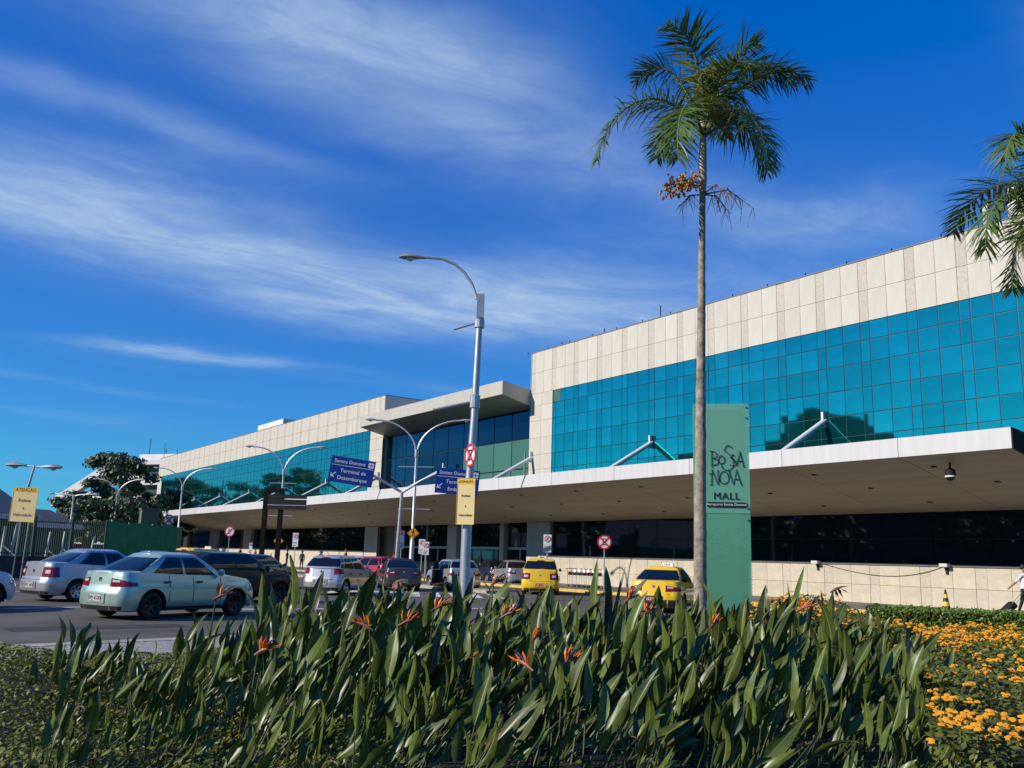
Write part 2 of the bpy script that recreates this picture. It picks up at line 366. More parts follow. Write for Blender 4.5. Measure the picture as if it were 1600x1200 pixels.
# zebra crossing and lane lines
cw = tag(bpy.data.objects.new('zebra_crossing', None), kind='structure'); C.objects.link(cw); cw.location = (-3.6, 37.6, -0.004); cw.rotation_euler = (0, 0, radians(96))
bar = MB().add([(0, 0, 0), (4.6, 0, 0), (4.6, .42, 0), (0, .42, 0)], [(0, 1, 2, 3)]).mesh('stripe', M['paint_white'])
for k in range(9): put('stripe', bar, cw, (0, -3.6 + k * 0.86, 0))
def line(pts, w, name='lane_line', m='paint_white', z=-0.004):
    a = dense(pts, 2.0); b = offset(a, w); mb = MB()
    for i in range(len(a) - 1): mb.quad((*a[i], z), (*b[i], z), (*b[i + 1], z), (*a[i + 1], z))
    return tag(mb.build(name, M[m], fix=True), kind='structure')
for pp in ([(-9.2, 17.6), (-6.6, 19.8), (-7.2, 20.5), (-9.8, 18.3)], [(-13.5, 19.0), (-12.4, 19.9), (-12.9, 20.6), (-14.1, 19.6)], [(-5.2, 26.2), (-2.6, 27.8), (-3.0, 28.5), (-5.6, 26.9)], [(2.2, 37.5), (4.2, 38.6), (3.9, 39.4), (1.9, 38.2)]):
    sheet('asphalt_patch', pp, -0.008, 'tar')
line([(-13.5, 22.6), (-10.2, 26.6), (-7.2, 29.6), (-3.5, 32.5)], 0.22)
line([(-7.6, 26.2), (-3.0, 29.3), (1.0, 31.4)], 0.35)
line([(-18.0, 30.0), (-14.5, 36.5), (-13.0, 41.0)], 0.16)

# ================================================================== terminal building
T = thing('terminal_building', 'long airport terminal with teal glass, cream stone cladding and a deep entrance canopy', 'building', TLOC, TZ)
P24 = 2.4; NB = 27.15 - 0.24            # a narrow bay starts at NB + 2.4 k
def cells(u0, u1):
    out = []; k = math.floor((u0 - NB) / P24) - 1
    while NB + P24 * k < u1:
        s = NB + P24 * k
        for a, b, nar in ((s, s + .48, True), (s + .48, s + 1.44, False), (s + 1.44, s + 2.4, False)):
            a, b = max(a, u0), min(b, u1)
            if b - a > 0.12: out.append((a, b, nar))
        k += 1
    return out
_mc = {}
def panel(name, a, b, z0, z1, n0, n1, m, parent, gap=0.008, tilt=0.0):
    key = (name, round(b - a, 2), round(z1 - z0, 2), round(n1 - n0, 3), m)
    if key not in _mc:
        w, h = (b - a) / 2 - gap, (z1 - z0) / 2 - gap
        _mc[key] = MB().box(-w, w, n0 - n1, 0, -h, h).mesh(name, M[m])
    o = put(name, _mc[key], parent, ((a + b) / 2, n1, (z0 + z1) / 2))
    if tilt: o.rotation_euler = (R.gauss(0, tilt), 0, R.gauss(0, tilt))
    return o
ROWS = [6.55, 7.68, 8.69, 9.88, 11.07, 12.12, 13.0]
UR = 6.0
# ---- structure behind the cladding
core = MB()
core.box(UR, 51.46, -42, -0.30, 4.2, 15.94)             # right wing
core.box(UR, 51.46, -42, -1.2, 0, 4.2)
core.box(51.5, 74.4, -42, -0.95, 4.2, 12.9)            # centre
core.box(74.44, 155.4, -42, -0.30, 4.2, 15.9)           # left wing
core.box(74.44, 155.4, -42, -1.2, 0, 4.2)
core.build('core_wall', M['stone'], T)
MB().box(UR, 51.55, -42, 0.05, 15.985, 16.04).box(74.36, 155.5, -42, 0.05, 15.985, 16.04).build('roof_coping', M['coping'], T)
# ---- right wing cladding
clad = MB().box(UR, 51.45, -0.295, -0.045, 13.0, 15.98).box(48.9, 51.45, -0.295, -0.045, 0, 12.99).build('cladding_backing', M['joint'], T)
for a, b, nar in cells(14.0, 51.5):
    for z0, z1 in ((13.0, 14.5), (14.5, 15.98)):
        panel('stone_panel', a, b, z0, z1, -0.042, 0.012 if nar else 0.02, 'stone_narrow' if nar else 'stone', clad, 0.009)
for z0, z1 in zip([0, .93, 1.83, 2.95, 4.07, 5.3] + ROWS[:-1], [.93, 1.83, 2.95, 4.07, 5.3] + ROWS):
    panel('stone_panel', 48.89, 50.2, z0, z1, -0.042, 0.02, 'stone', clad, 0.008)
    panel('stone_panel', 50.2, 51.5, z0, z1, -0.042, 0.02, 'stone', clad, 0.008)
MB().box(51.46, 51.5, -42, 0.0, 12.0, 15.97).build('end_wall', M['stone'], T)
MB().box(74.36, 74.43, -42, 0.0, 12.0, 15.97).build('end_wall', M['stone'], T)
# ---- right wing curtain wall
cwl = MB().box(UR, 48.87, -0.295, -0.03, 4.3, 12.995).build('curtain_wall', M['mullion'], T)
for a, b, nar in cells(14.2, 48.87):
    for z0, z1 in zip(ROWS[:-1], ROWS[1:]):
        panel('glass_pane', a, b, z0, z1, -0.028, -0.006, 'glass_teal', cwl, 0.022, tilt=0.0016)
# one pane is a dark green replacement at the upper corner
panel('glass_pane', 48.0, 48.8, 12.14, 12.98, -0.004, 0.004, 'glass_green', cwl, 0.02)
# ---- right wing base: low stone wall, sill, strip window
lw = MB().box(UR, 48.88, -0.30, 0.03, 0.0, 1.80).build('base_wall', M['joint'], T)
for a, b, nar in cells(14.2, 48.88):
    for z0, z1 in ((0.13, .93), (.93, 1.79)):
        panel('stone_panel', a, b, z0, z1, 0.035, 0.085 if nar else 0.095, 'stone_narrow' if nar else 'stone_low', lw, 0.007)
MB().box(UR, 48.87, -0.3, 0.15, 1.80, 1.875).build('sill', M['sill'], T)
win = MB().box(UR, 48.87, -0.9, -0.30, 1.876, 4.15).build('strip_window', M['mullion_dark'], T)
k = NB - 5 * P24
while k < 48.7:
    b = min(k + P24, 48.86)
    for z0, z1 in ((1.90, 2.95), (2.95, 4.06)): panel('window_pane', k, b, z0, z1, -0.29, -0.27, 'glass_dark', win, 0.012, tilt=0.0012)
    k += P24
# ---- centre block: recessed glass, columns, entrance
cg = MB().box(51.5, 74.4, -0.94, -0.56, 4.3, 12.2).build('curtain_wall', M['mullion_dark'], T)
us = [51.5, 52.1, 54.4, 56.75, 59.0, 61.1, 63.5, 65.9, 68.3, 70.7, 72.6, 74.4]
for i in range(len(us) - 1):
    for j, (z0, z1) in enumerate(((5.2, 7.9), (7.9, 10.05), (10.05, 12.1))):
        g = 1 <= i <= 4 and j < 2
        panel('glass_pane', us[i], us[i + 1], z0, z1, -0.55, -0.50, 'glass_green' if g else 'glass_blue', cg, 0.045, tilt=0.004)
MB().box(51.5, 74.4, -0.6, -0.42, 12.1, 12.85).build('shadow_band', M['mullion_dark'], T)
# upper projecting roof, soffit rising outwards
def uroof(u0, u1):
    return [(u0, -0.4, 12.15), (u1, -0.4, 12.15), (u1, 2.4, 12.78), (u0, 2.4, 12.78), (u0, -0.4, 13.35), (u1, -0.4, 13.35), (u1, 2.4, 13.74), (u0, 2.4, 13.74)]
MB().hexa([(a, b, c) for a, b, c in uroof(51.52, 74.34)]).build('upper_roof', M['cream_panel'], T, fix=True)
ur = MB()
for k in range(7): ur.box(51.6 + k * 3.75, 51.6 + k * 3.75 + .012, 2.4, 2.403, 12.8, 13.72)
ur.build('roof_joint', M['joint'], T)
# ground-floor entrance
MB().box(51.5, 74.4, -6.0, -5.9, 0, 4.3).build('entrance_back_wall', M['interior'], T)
MB().box(51.5, 74.4, -6, -0.9, 0.0, 0.13).build('entrance_floor', M['paving'], T)
for u0, u1 in ((62.0, 63.4), (71.9, 72.5), (55.4, 55.9)):
    MB().box(u0, u1, -1.3, -0.7, 0, 4.28).build('pillar', M['stone'], T)
for (u0, u1) in ((52.0, 55.4), (56.0, 61.9), (63.5, 67.2), (67.3, 71.8)):
    f = MB()
    f.box(u0, u1, -1.12, -1.0, 2.25, 2.42); f.box(u0, u0 + .08, -1.12, -1.0, .13, 4.2); f.box(u1 - .08, u1, -1.12, -1.0, .13, 4.2); f.box((u0 + u1) / 2 - .05, (u0 + u1) / 2 + .05, -1.12, -1.0, .13, 2.25)
    fr = f.build('door_frame', M['alu_frame'], T)
    for a, b in ((u0 + .09, (u0 + u1) / 2 - .06), ((u0 + u1) / 2 + .06, u1 - .09)):
        panel('door_leaf', a, b, .15, 2.24, -1.08, -1.05, 'glass_dark', fr)
        panel('fanlight', a, b, 2.43, 4.19, -1.08, -1.05, 'glass_dark', fr)
# ---- left wing (far: cladding and panes joined)
c2 = MB().box(74.5, 155.4, -0.295, -0.045, 13.0, 15.96).box(74.5, 77.0, -0.295, -0.045, 0, 12.99).box(153.0, 155.4, -0.295, -0.045, 0, 12.99).build('cladding_backing', M['joint'], T)
st = MB()
for a, b, nar in cells(74.4, 155.5):
    for z0, z1 in ((13.0, 14.5), (14.5, 15.98)): st.box(a + .012, b - .012, -.04, .012 if nar else .02, z0 + .012, z1 - .012, 1 if nar else 0)
for u0, u1 in ((74.4, 75.7), (75.7, 77.0), (153.0, 154.2), (154.2, 155.5)):
    for z0, z1 in zip([0, .93, 1.83, 2.95, 4.07, 5.3] + ROWS[:-1], [.93, 1.83, 2.95, 4.07, 5.3] + ROWS): st.box(u0 + .012, u1 - .012, -.04, .02, z0 + .012, z1 - .012)
tag(st.build('stone_panels', [M['stone'], M['stone_narrow']], T), kind='stuff')
MB().box(77.0, 153.0, -0.295, -0.03, 4.3, 12.99).build('curtain_wall', M['mullion'], T)
gp = MB()
for a, b, nar in cells(77.0, 153.0):
    for z0, z1 in zip(ROWS[:-1], ROWS[1:]):
        e = [R.gauss(0, .0012) for _ in range(3)]
        gp.add([(a + .03, -.008 + e[0], z0 + .03), (b - .03, -.008 + e[1], z0 + .03), (b - .03, -.008 + e[1] + e[2], z1 - .03), (a + .03, -.008 + e[0] + e[2], z1 - .03)], [(3, 2, 1, 0)])
tag(gp.build('glass_panes', M['glass_teal_far'], T, fix=False), kind='stuff')
MB().box(77.0, 153.0, -0.30, 0.09, 0.0, 1.80).build('base_wall', M['stone_low'], T)
MB().box(77.0, 153.0, -0.3, 0.15, 1.80, 1.875).build('sill', M['sill'], T)
MB().box(77.0, 153.0, -0.9, -0.30, 1.876, 4.15).build('strip_window', M['mullion_dark'], T)
for u0, u1 in ((107.7, 110.4), (121.0, 123.9), (134.5, 136.5)): MB().box(u0, u1, -0.28, 0.12, 0, 4.3).build('pillar', M['stone'], T)
k = 77.05
while k < 152.5:
    mid = k + 2.2
    if not any(a - .5 < mid < b + .5 for a, b in ((107.7, 110.4), (121.0, 123.9), (134.5, 136.5))):
        panel('window_pane', k, k + 4.4, 1.90, 4.10, -0.29, -0.27, 'glass_dark', T, 0.03, tilt=0.001)
    k += 4.45
# ---- canopy: sloping slab, fascia panels, soffit panels, struts
def slab(u0, u1, n0, n1, zf):      # helper: closed slab between two offsets, zf(n) -> (bottom, top)
    b0, t0 = zf(n0); b1, t1 = zf(n1)
    return [(u0, n0, b0), (u1, n0, b0), (u1, n1, b1), (u0, n1, b1), (u0, n0, t0), (u1, n0, t0), (u1, n1, t1), (u0, n1, t1)]
zs = lambda n: 4.09 + (5.60 - 4.09) * n / 7.0          # soffit height
ztp = lambda n: 5.50 + (6.27 - 5.50) * n / 7.0         # top height
CU0, CU1 = 14.9, 151.0
cano = MB().hexa(slab(CU0 + .02, CU1, -0.02, 6.93, lambda n: (zs(n) + .03, ztp(n) - .03))).build('canopy', M['dark_grey'], T, fix=True)
u = CU0; fm = None; i = 0
FU = [CU0]
while FU[-1] < CU1 - 1: FU.append(min(CU1, (18.93 if len(FU) == 1 else FU[-1] + 5.16)))
for a, b in zip(FU[:-1], FU[1:]):
    MB().box(a + .012, b - .012, 6.935, 7.0, 5.585, 6.275).build('fascia_panel', M['aluminium'], cano)
    for n0, n1 in ((0.0, 2.3), (2.3, 4.6), (4.6, 6.93)):
        MB().hexa(slab(a + .014, b - .014, n0 + .006, n1 - .006, lambda n: (zs(n) - .01, zs(n) + .025))).build('soffit_panel', M['soffit'], cano, fix=True)
MB().hexa(slab(CU0 - .03, CU0 + .018, 0.0, 6.99, lambda n: (zs(n) - .01, ztp(n)))).build('end_panel', M['dark_grey'], cano, fix=True)  # dark colour carries the shade on the canopy's end face
dl = MB().lathe([(0, -.02), (.11, -.02), (.13, 0.02), (.13, .05)], 10).mesh('downlight', M['mullion_dark'])
for k in range(26):
    for n in (1.4, 3.6, 5.7): put('downlight', dl, cano, (17.2 + 5.16 * k + (n - 3.6) * .55, n, zs(n) - .012))
for u in (27.1, 39.1, 51.1, 63.0, 74.7, 86.3, 97.9, 109.6, 121.2, 132.8, 144.4):
    a, b = Vector((u, 0.02, 8.55)), Vector((u, 4.55, 6.0))
    s = MB().tube([a, b], 0.135, 12).build('strut', M['white_paint'], T, smooth=True)
    MB().box(u - .06, u + .06, 0.022, .24, 8.2, 8.95).build('bracket', M['white_paint'], s)
MB().box(52.05, 52.12, -.1, -.02, 5.6, 8.95).build('strut_post', M['galv'], T)
# ---- on the roof
MB().box(112.5, 122.0, -9, -4.5, 16.0, 18.5).build('penthouse', M['far_white'], T)
MB().box(6.0, 19.3, -26, -3.0, 16.0, 18.6).build('penthouse', M['far_white'], T)
MB().tube([(19.9, -2.2, 16), (19.9, -2.2, 17.6), (19.7, -2.2, 17.75)], .12, 8).build('vent_pipe', M['white_paint'], T)
for u, h in ((154.9, 2.6), (147.0, 1.0), (38.8, 0.9), (44.0, .5), (48.5, .4)): MB().tube([(u, -.4, 16), (u, -.4, 16 + h)], .035, 5).build('antenna', M['dark_grey'], T)
MB().box(36.2, 37.6, -6, -5, 16, 17.7).build('vent_box', M['ink_brown'], T)
# lightning wire posts along the parapet
wp = MB().tube([(0, 0, 0), (0, 0, .16)], .03, 5).mesh('parapet_clip', M['dark_grey'])
for k in range(16): put('parapet_clip', wp, T, (16 + 2.4 * k, -.05, 16.03))
# small wall lights with a hanging cable
for u in (27.7, 21.35):
    fl = tag(MB().box(u - .17, u + .17, .12, .42, 1.79, 1.93).build('floodlight', M['lens'], T))
    MB().box(u - .05, u + .05, .10, .16, 1.5, 1.79).build('lamp_bracket', M['dark_grey'], fl)
cp = [(27.6 - 6.2 * t, .12, 1.84 - .62 * (1 - (2 * t - 1) ** 2) * (0.6 + .4 * t)) for t in [k / 16 for k in range(17)]]
MB().tube(cp, .012, 5).build('cable', M['dark_grey'], T)
# dome camera hanging under the canopy
dc = thing('dome_camera', 'white and black dome camera hanging under the canopy near its end', 'camera', W(17.6, 6.0, zs(6.0) - 0.02))
MB().tube([(0, 0, 0), (0, 0, -.22)], .035, 8).build('stem', M['dark_grey'], dc)
MB().lathe([(.06, -.18), (.17, -.24), (.18, -.44)], 14).build('housing', M['dark_grey'], dc, True)
MB().lathe([(.175, -.44), (.185, -.45), (.18, -.50)], 14).build('ring', M['white_paint'], dc, True)
MB().lathe([(.16, -.50), (.14, -.57), (.08, -.62), (.0, -.64)], 14).build('dome', M['car_glass'], dc, True)
# ================================================================== background on the left
# railing fence on a low wall
F0, F1 = Vector((-27.5, 38.0)), Vector((-22.2, 51.2))
fd = (F1 - F0); fl = fd.length; fang = atan2(fd.y, fd.x)
fw = thing('plinth_wall', 'low dark concrete wall under the green railings', 'wall', (F0.x, F0.y, 0), fang)
MB().box(0, fl, -.15, .15, 0, .95).build('wall_body', M['concrete_dark'], fw)
MB().box(-.02, fl + .02, -.19, .19, .952, 1.02).build('wall_cap', M['concrete_dark'], fw)
fe = thing('railing_fence', 'dark green vertical bar railing fence on the low wall at left', 'fence', (F0.x, F0.y, 1.02), fang)
MB().box(0, fl, -.02, .02, .12, .17).build('rail', M['fence_green'], fe); MB().box(0, fl, -.02, .02, 1.72, 1.77).build('rail', M['fence_green'], fe)
br = MB().box(-.013, .013, -.013, .013, 0, 1.95).mesh('bar', M['fence_green']); ps = MB().box(-.05, .05, -.05, .05, 0, 2.02).mesh('post', M['fence_green'])
n = int(fl / 0.13)
for k in range(n): put('bar', br, fe, (.06 + k * .13, 0, 0))
for k in range(7): put('post', ps, fe, (.05 + k * (fl - .1) / 6, .032, 0))
# curved green mesh screen
sc = thing('mesh_screen', 'curved dark green mesh hoarding where the railings end', 'screen', (0, 0, 0))
arc = [(-22.2, 51.2), (-21.9, 51.9), (-21.5, 53.2), (-21.0, 54.6), (-20.6, 56.0), (-20.5, 57.2), (-20.7, 58.6), (-21.3, 60.0), (-22.2, 61.2)]
arc = dense(arc, .5); a2 = offset(arc, .02); mb = MB()
for i in range(len(arc) - 1):
    h = lambda j: 2.95 + .06 * sin(j * 1.3)
    mb.hexa([(*arc[i], 0), (*arc[i + 1], 0), (*a2[i + 1], 0), (*a2[i], 0), (*arc[i], h(i)), (*arc[i + 1], h(i + 1)), (*a2[i + 1], h(i + 1)), (*a2[i], h(i))])
mb.build('mesh_cloth', M['screen_green'], sc, fix=True)
for i in range(0, len(arc), 4): MB().tube([(arc[i][0] - .05, arc[i][1], 0), (arc[i][0] - .05, arc[i][1], 3.0)], .035, 6).build('post', M['galv'], sc)
# olive block at the end of the canopy
ob = thing('gate_pier', 'square olive concrete pier beside the green mesh hoarding', 'pier', (-24.6, 63.0, 0), radians(30))
MB().box(-.55, .55, -.55, .55, 0, 4.15).build('pier_body', M['olive'], ob); MB().box(-.6, .6, -.6, .6, 4.153, 4.26).build('pier_cap', M['olive'], ob)
# grey sheds behind the railings
def shed(name, label, loc, rz, L, Wd, he, hr, m='roof_grey'):
    t = thing(name, label, 'shed', loc, rz)
    MB().box(-L / 2, L / 2, -Wd / 2 + .3, Wd / 2 - .3, 0, he).build('wall', M['fence_green'], t)
    g = MB(); ov = .4
    for s in (-1, 1):
        g.hexa([(-L / 2, s * (Wd / 2 + ov), he - .15), (L / 2, s * (Wd / 2 + ov), he - .15), (L / 2, 0, hr), (-L / 2, 0, hr),
                (-L / 2, s * (Wd / 2 + ov), he), (L / 2, s * (Wd / 2 + ov), he), (L / 2, 0, hr + .15), (-L / 2, 0, hr + .15)])
    g.build('roof', M[m], t, fix=True)
    MB().box(-L / 2 - .05, L / 2 + .05, -Wd / 2 - ov - .08, -Wd / 2 - ov, he - .35, he + .05).build('gutter', M['white_paint'], t)
    for s in (-1, 1): MB().poly([(s * (L / 2 - .1), -Wd / 2, he), (s * (L / 2 - .1), Wd / 2, he), (s * (L / 2 - .1), 0, hr)], (-.05 * s, 0, 0)).build('gable', M['galv'], t, fix=True)
    return t
shed('shed', 'grey sheet-metal shed roof rising behind the left railings', (-42.5, 62.5, 0), radians(68), 15, 11, 3.6, 6.2)
shed('shed', 'second smaller grey shed roof below the trees', (-43.5, 80.0, 0), radians(70), 9, 7, 3.4, 4.6)
# pale machinery/frames behind the fence
for k, (x, y, h) in enumerate(((-26.5, 48.5, 2.5), (-25.2, 50.5, 2.3), (-28.2, 46.5, 2.6), (-25.8, 53.5, 2.4), (-24.4, 54.0, 2.2))):
    t = thing('tent_pole', ['pale leaning pole behind the left end of the railings', 'pale pole pair behind the middle of the railings', 'pale slanted pole behind the yellow warning sign', 'thin pale pole behind the far end of the railings', 'short pale pole beside the start of the mesh hoarding'][k], 'pole', (x, y, 0))
    MB().tube([(0, 0, 0), (.1 + .12 * k % .3, 0, h)], .055, 6).build('shaft', M['white_paint'], t); MB().tube([(.1, 0, h * .6), (.9, .1, h * .35)], .04, 6).build('brace', M['white_paint'], t)
# far terraced white building
fb = thing('terraced_building', 'far white terraced building with raked roof edge behind the trees', 'building', (-78, 182, 0), radians(-22))
MB().box(0, 16, 0.5, 22, 0, 17.6).build('core', M['far_dark'], fb)
for k in range(5):
    z = 2.0 + k * 3.9
    if z < 17: MB().box(-9.5 + k * 1.4, 16, -.6, .45, z, z + 1.7).build('parapet', M['far_white'], fb)
MB().box(-.5, 16.2, -1.2, 22, 17.62, 18.5).build('roof_slab', M['far_white'], fb)
MB().box(3, 16, 2, 18, 18.52, 20.0).build('roof_block', M['far_white'], fb)
MB().poly([(-16, -1.0, 9.2), (-16, -1.0, 11.0), (-1, -1.0, 18.6), (-1, -1.0, 16.6)], (0, 1.4, 0)).build('raked_beam', M['far_white'], fb, fix=True)
MB().poly([(-16, .5, 0), (-16, .5, 9.5), (-10.1, .5, 12.6), (-10.1, .5, 0)], (0, 12, 0)).build('stand_wall', M['far_dark'], fb, fix=True)
for x_, h_ in ((4.5, 3.4), (8.8, 1.2)): MB().tube([(x_, 3, 20.0), (x_, 3, 20.0 + h_)], .07, 5).build('antenna', M['dark_grey'], fb)

# ================================================================== trees
def crown_mesh(seed, rx, rz, nclump, per, leaf, mt, flat=0.6):
    r = random.Random(seed); mb = MB(); cl = []
    for _ in range(nclump):
        while True:
            p = Vector((r.uniform(-1, 1), r.uniform(-1, 1), r.uniform(-1, 1)))
            if .25 < p.length < 1: break
        cl.append((Vector((p.x * rx, p.y * rx, p.z * rz)), r.uniform(.16, .34) * rx))
    for c, cr in cl:
        for _ in range(per):
            d = Vector((r.gauss(0, 1), r.gauss(0, 1), r.gauss(0, 1))).normalized() * cr * (r.random() ** .45); d.z *= flat
            p = c + d; nrm = (d.normalized() + Vector((r.uniform(-.6, .6), r.uniform(-.6, .6), r.uniform(0, .9)))).normalized()
            a = nrm.orthogonal().normalized(); b = nrm.cross(a); t = r.uniform(0, 2 * pi); a, b = a * cos(t) + b * sin(t), b * cos(t) - a * sin(t)
            s = leaf * r.uniform(.6, 1.3)
            mb.quad(p - a * s, p - b * s * .5, p + a * s, p + b * s * .5)
    return mb.mesh('crown', M[mt])
def trunk_mesh(seed, h, r0, rx, rz):
    r = random.Random(seed); mb = MB().tube([(0, 0, 0), (.1, .05, h * .5), (.0, .1, h), (.1, 0, h + rz * .8)], [r0, r0 * .8, r0 * .65, r0 * .2], 8)
    for k in range(8):
        t = 2 * pi * k / 8 + r.uniform(-.3, .3); z = h * r.uniform(.75, 1.1); q = Vector((cos(t) * rx * .75, sin(t) * rx * .75, z + rz * r.uniform(.1, .9)))
        mb.tube([(0, .05, z), (q.x * .45, q.y * .45, z + (q.z - z) * .65), q], [r0 * .4, r0 * .25, r0 * .06], 6)
    return mb.mesh('trunk', M['bark_tree'], True)
CR = [crown_mesh(11, 5.4, 4.6, 44, 150, .30, 'tree_leaf', .45), crown_mesh(12, 5.4, 4.2, 42, 150, .30, 'tree_leaf', .45), crown_mesh(13, 4.6, 4.2, 36, 190, .34, 'tree_lime')]
TR = [trunk_mesh(21, 4.2, .32, 5.0, 3.6), trunk_mesh(22, 3.8, .30, 5.0, 3.4), trunk_mesh(23, 3.8, .26, 4.4, 3.6)]
def tree(label, loc, s, v, group=None, sz=1.0, rz=None):
    t = thing('broadleaf_tree', label, 'tree', (*loc, 0), R.uniform(0, 6) if rz is None else rz, group); t.scale = (s, s, s * sz)
    put('trunk', TR[v], t); put('crown', CR[v], t, (0, 0, (7.2, 6.6, 6.8)[v])); return t
tree('tallest dark tree in front of the white terraced building', (-49.6, 118, ), 1.06, 0, sz=1.10)
tree('dark tree at the left edge of the clump before the terraced building', (-57.5, 122), .80, 1)
tree('dark tree beside the left end of the terminal', (-45.2, 121), .80, 0)
tree('low dark tree behind the shed roofs and street lamps', (-44.5, 98), .62, 1)
tree('small dark tree right of the low tree behind the hoarding', (-41.0, 103), .62, 0)
# park on the far side of the road: out of frame, mirrored in the terminal windows
for k, (u, n, s, v) in enumerate(((24, 66, .95, 0), (42, 62, 1.0, 1), (57, 66, 1.05, 0), (73, 61, 1.0, 1), (89, 66, 1.1, 0), (106, 62, 1.0, 1), (128, 64, 1.1, 0), (152, 62, 1.1, 1), (14, 60, .8, 1), (230, 44, 1.2, 0), (255, 46, 1.9, 1), (272, 35, 1.9, 0), (294, 41, 2.0, 1), (320, 34, 2.0, 0), (348, 43, 2.0, 1), (212, 84, 1.3, 1))):
    p = W(u, n); tree('park tree across the road, seen mirrored in the terminal windows', (p.x, p.y), s, v, 'park trees mirrored in the glass')
for k, (u, n, s) in enumerate(((262, 74, 1.6), (244, 77, 1.5), (186, 74, 1.5), (176, 72, 1.4))):
    p = W(u, n); tree('yellow-green tree across the road, seen mirrored in the far glass', (p.x, p.y), s, 2, 'lime trees mirrored in the glass')
block_later = True
# dark blocks mirrored in the upper glass, plus two added to darken strip windows
def block(label, u, n, w, d, h, steps=()):
    t = thing('mirrored_block', label, 'building', W(u, n), TZ)
    MB().box(-w / 2, w / 2, -d / 2, d / 2, 0, h).build('wall', M['bld_dark'], t)
    for (x0, x1, hh) in steps: MB().box(x0, x1, -d / 2 + 1, d / 2 - 1, h, h + hh).build('roof_house', M['bld_dark'], t)
    wm_ = MB().box(-.7, .7, -.06, .0, -.8, .8).mesh('window', M['far_dark'])
    for a in range(int(w / 4)):
        for b in range(int(h / 3.6)): put('window', wm_, t, (-w / 2 + 2.4 + a * 4, -d / 2 - .003, 2.4 + b * 3.6))
block('dark stepped city block across the park, mirrored in the upper glass', 138, 152, 26, 16, 33, ((-6, 8, 4.5), (-2, 3, 6)))
block('added long low block behind the park trees, darkening the strip window reflections', 92, 92, 190, 12, 11)  # unseen mass added to keep bright sky out of the strip windows
block('second added long block farther along the park, darkening the far strip window reflections', 305, 76, 220, 12, 9)  # added out of view so the far strip windows reflect dark
block('long low dark city block across the park, mirrored in the upper glass', 188, 150, 46, 16, 29, ((-20, -6, 2.0),))

# ================================================================== street lamps
def arc_pts(p0, p1, rise, n=10):    # quarter-ellipse sweep: starts vertical at p0, ends horizontal at p1
    p0, p1 = Vector(p0), Vector(p1); out = []
    for k in range(n + 1):
        t = pi / 2 * k / n; out.append(Vector((p0.x + (p1.x - p0.x) * (1 - cos(t)), p0.y + (p1.y - p0.y) * (1 - cos(t)), p0.z + (p1.z - p0.z) * sin(t))))
    return out
def lamp_head(parent, p, ang, s=1.0):
    h = MB(); L = .62 * s
    prof = [(-.05, .04, .04), (.1, .09, .07), (.3, .15, .10), (.5, .13, .09), (.62, .05, .04)]
    o = len(h.v)
    for (x, w, t) in prof:
        for k in range(8):
            a = 2 * pi * k / 8; z = sin(a) * t * s; h.v.append((x * s, cos(a) * w * s, z if z > 0 else z * .45))
    for i in range(len(prof) - 1):
        for k in range(8):
            q = o + i * 8 + k; r_ = o + i * 8 + (k + 1) % 8; h.f.append((q, r_, r_ + 8, q + 8)); h.m.append(0)
    h.f.append(tuple(range(o, o + 8))); h.m.append(0); h.f.append(tuple(range(o + 32, o + 40))); h.m.append(0)
    hd = h.build('lamp_head', M['lamp_grey'], parent, True, loc=p, rz=ang, fix=True)
    MB().lathe([(.0, -.10 * s), (.07 * s, -.085 * s), (.11 * s, -.03 * s)], 10, c=(.34 * s, 0, 0)).build('lens', M['lens'], hd, True)
    return hd
def double_lamp(label, loc, h, rz, arm=2.45, rise=1.7, group=None, r=.085, crossbar=True):
    t = thing('street_lamp', label, 'street lamp', (*loc, 0), rz, group)
    MB().tube([(0, 0, 0), (0, 0, 2.4), (0, 0, 2.45), (0, 0, h)], [r * 1.55, r * 1.5, r, r * .8], 10).build('pole', M['galv'], t, True)
    MB().lathe([(r * 2.4, 0), (r * 2.4, .04), (r * 1.6, .06)], 10).build('base_plate', M['galv'], t)
    MB().lathe([(r * 1.3, -.35), (r * 1.3, .05), (r * .5, .12)], 10, c=(0, 0, h)).build('collar', M['galv'], t, True)
    for s in (-1, 1):
        p = arc_pts((s * .05, 0, h - .1), (s * arm, 0, h + rise), rise)
        a = MB().tube(p, [.05] * len(p), 8).build('arm', M['galv'], t, True)
        lamp_head(a, p[-1] - Vector((s * .05, 0, 0)), 0 if s > 0 else pi)
    if crossbar: MB().tube([(-1.0, 0, h - .9), (1.0, 0, h - .9)], .03, 6).build('banner_bar', M['galv'], t); MB().tube([(-.9, 0, h - 3.2), (.9, 0, h - 3.2)], .03, 6).build('banner_bar', M['galv'], t)
    return t
LA = double_lamp('double-arm street lamp in front of the centre glass, with orange crossing sign', (-5.15, 50.0), 7.3, radians(-8))
double_lamp('double-arm street lamp beside the black overhead sign frame', (-16.1, 65.0), 7.3, radians(-8))
double_lamp('double-arm street lamp rising behind the round no-stopping sign by the hoarding', (-30.0, 84.0), 7.2, radians(-8), crossbar=False)
double_lamp('double-arm street lamp standing against the tall dark tree', (-42.3, 99.0), 7.1, radians(-8), crossbar=False)
double_lamp('farthest small double-arm street lamp over the hoarding', (-58.6, 125.0), 7.2, radians(-8), crossbar=False)
double_lamp('slim double-arm lamp in front of the left side of the trees', (-38.9, 82.0), 6.0, radians(-8), 1.9, .15, crossbar=False)
gl = thing('street_lamp', 'lamp with two flat heads on a short crossbar above the grey shed', 'street lamp', (-33.3, 62.0, 0), radians(-6))
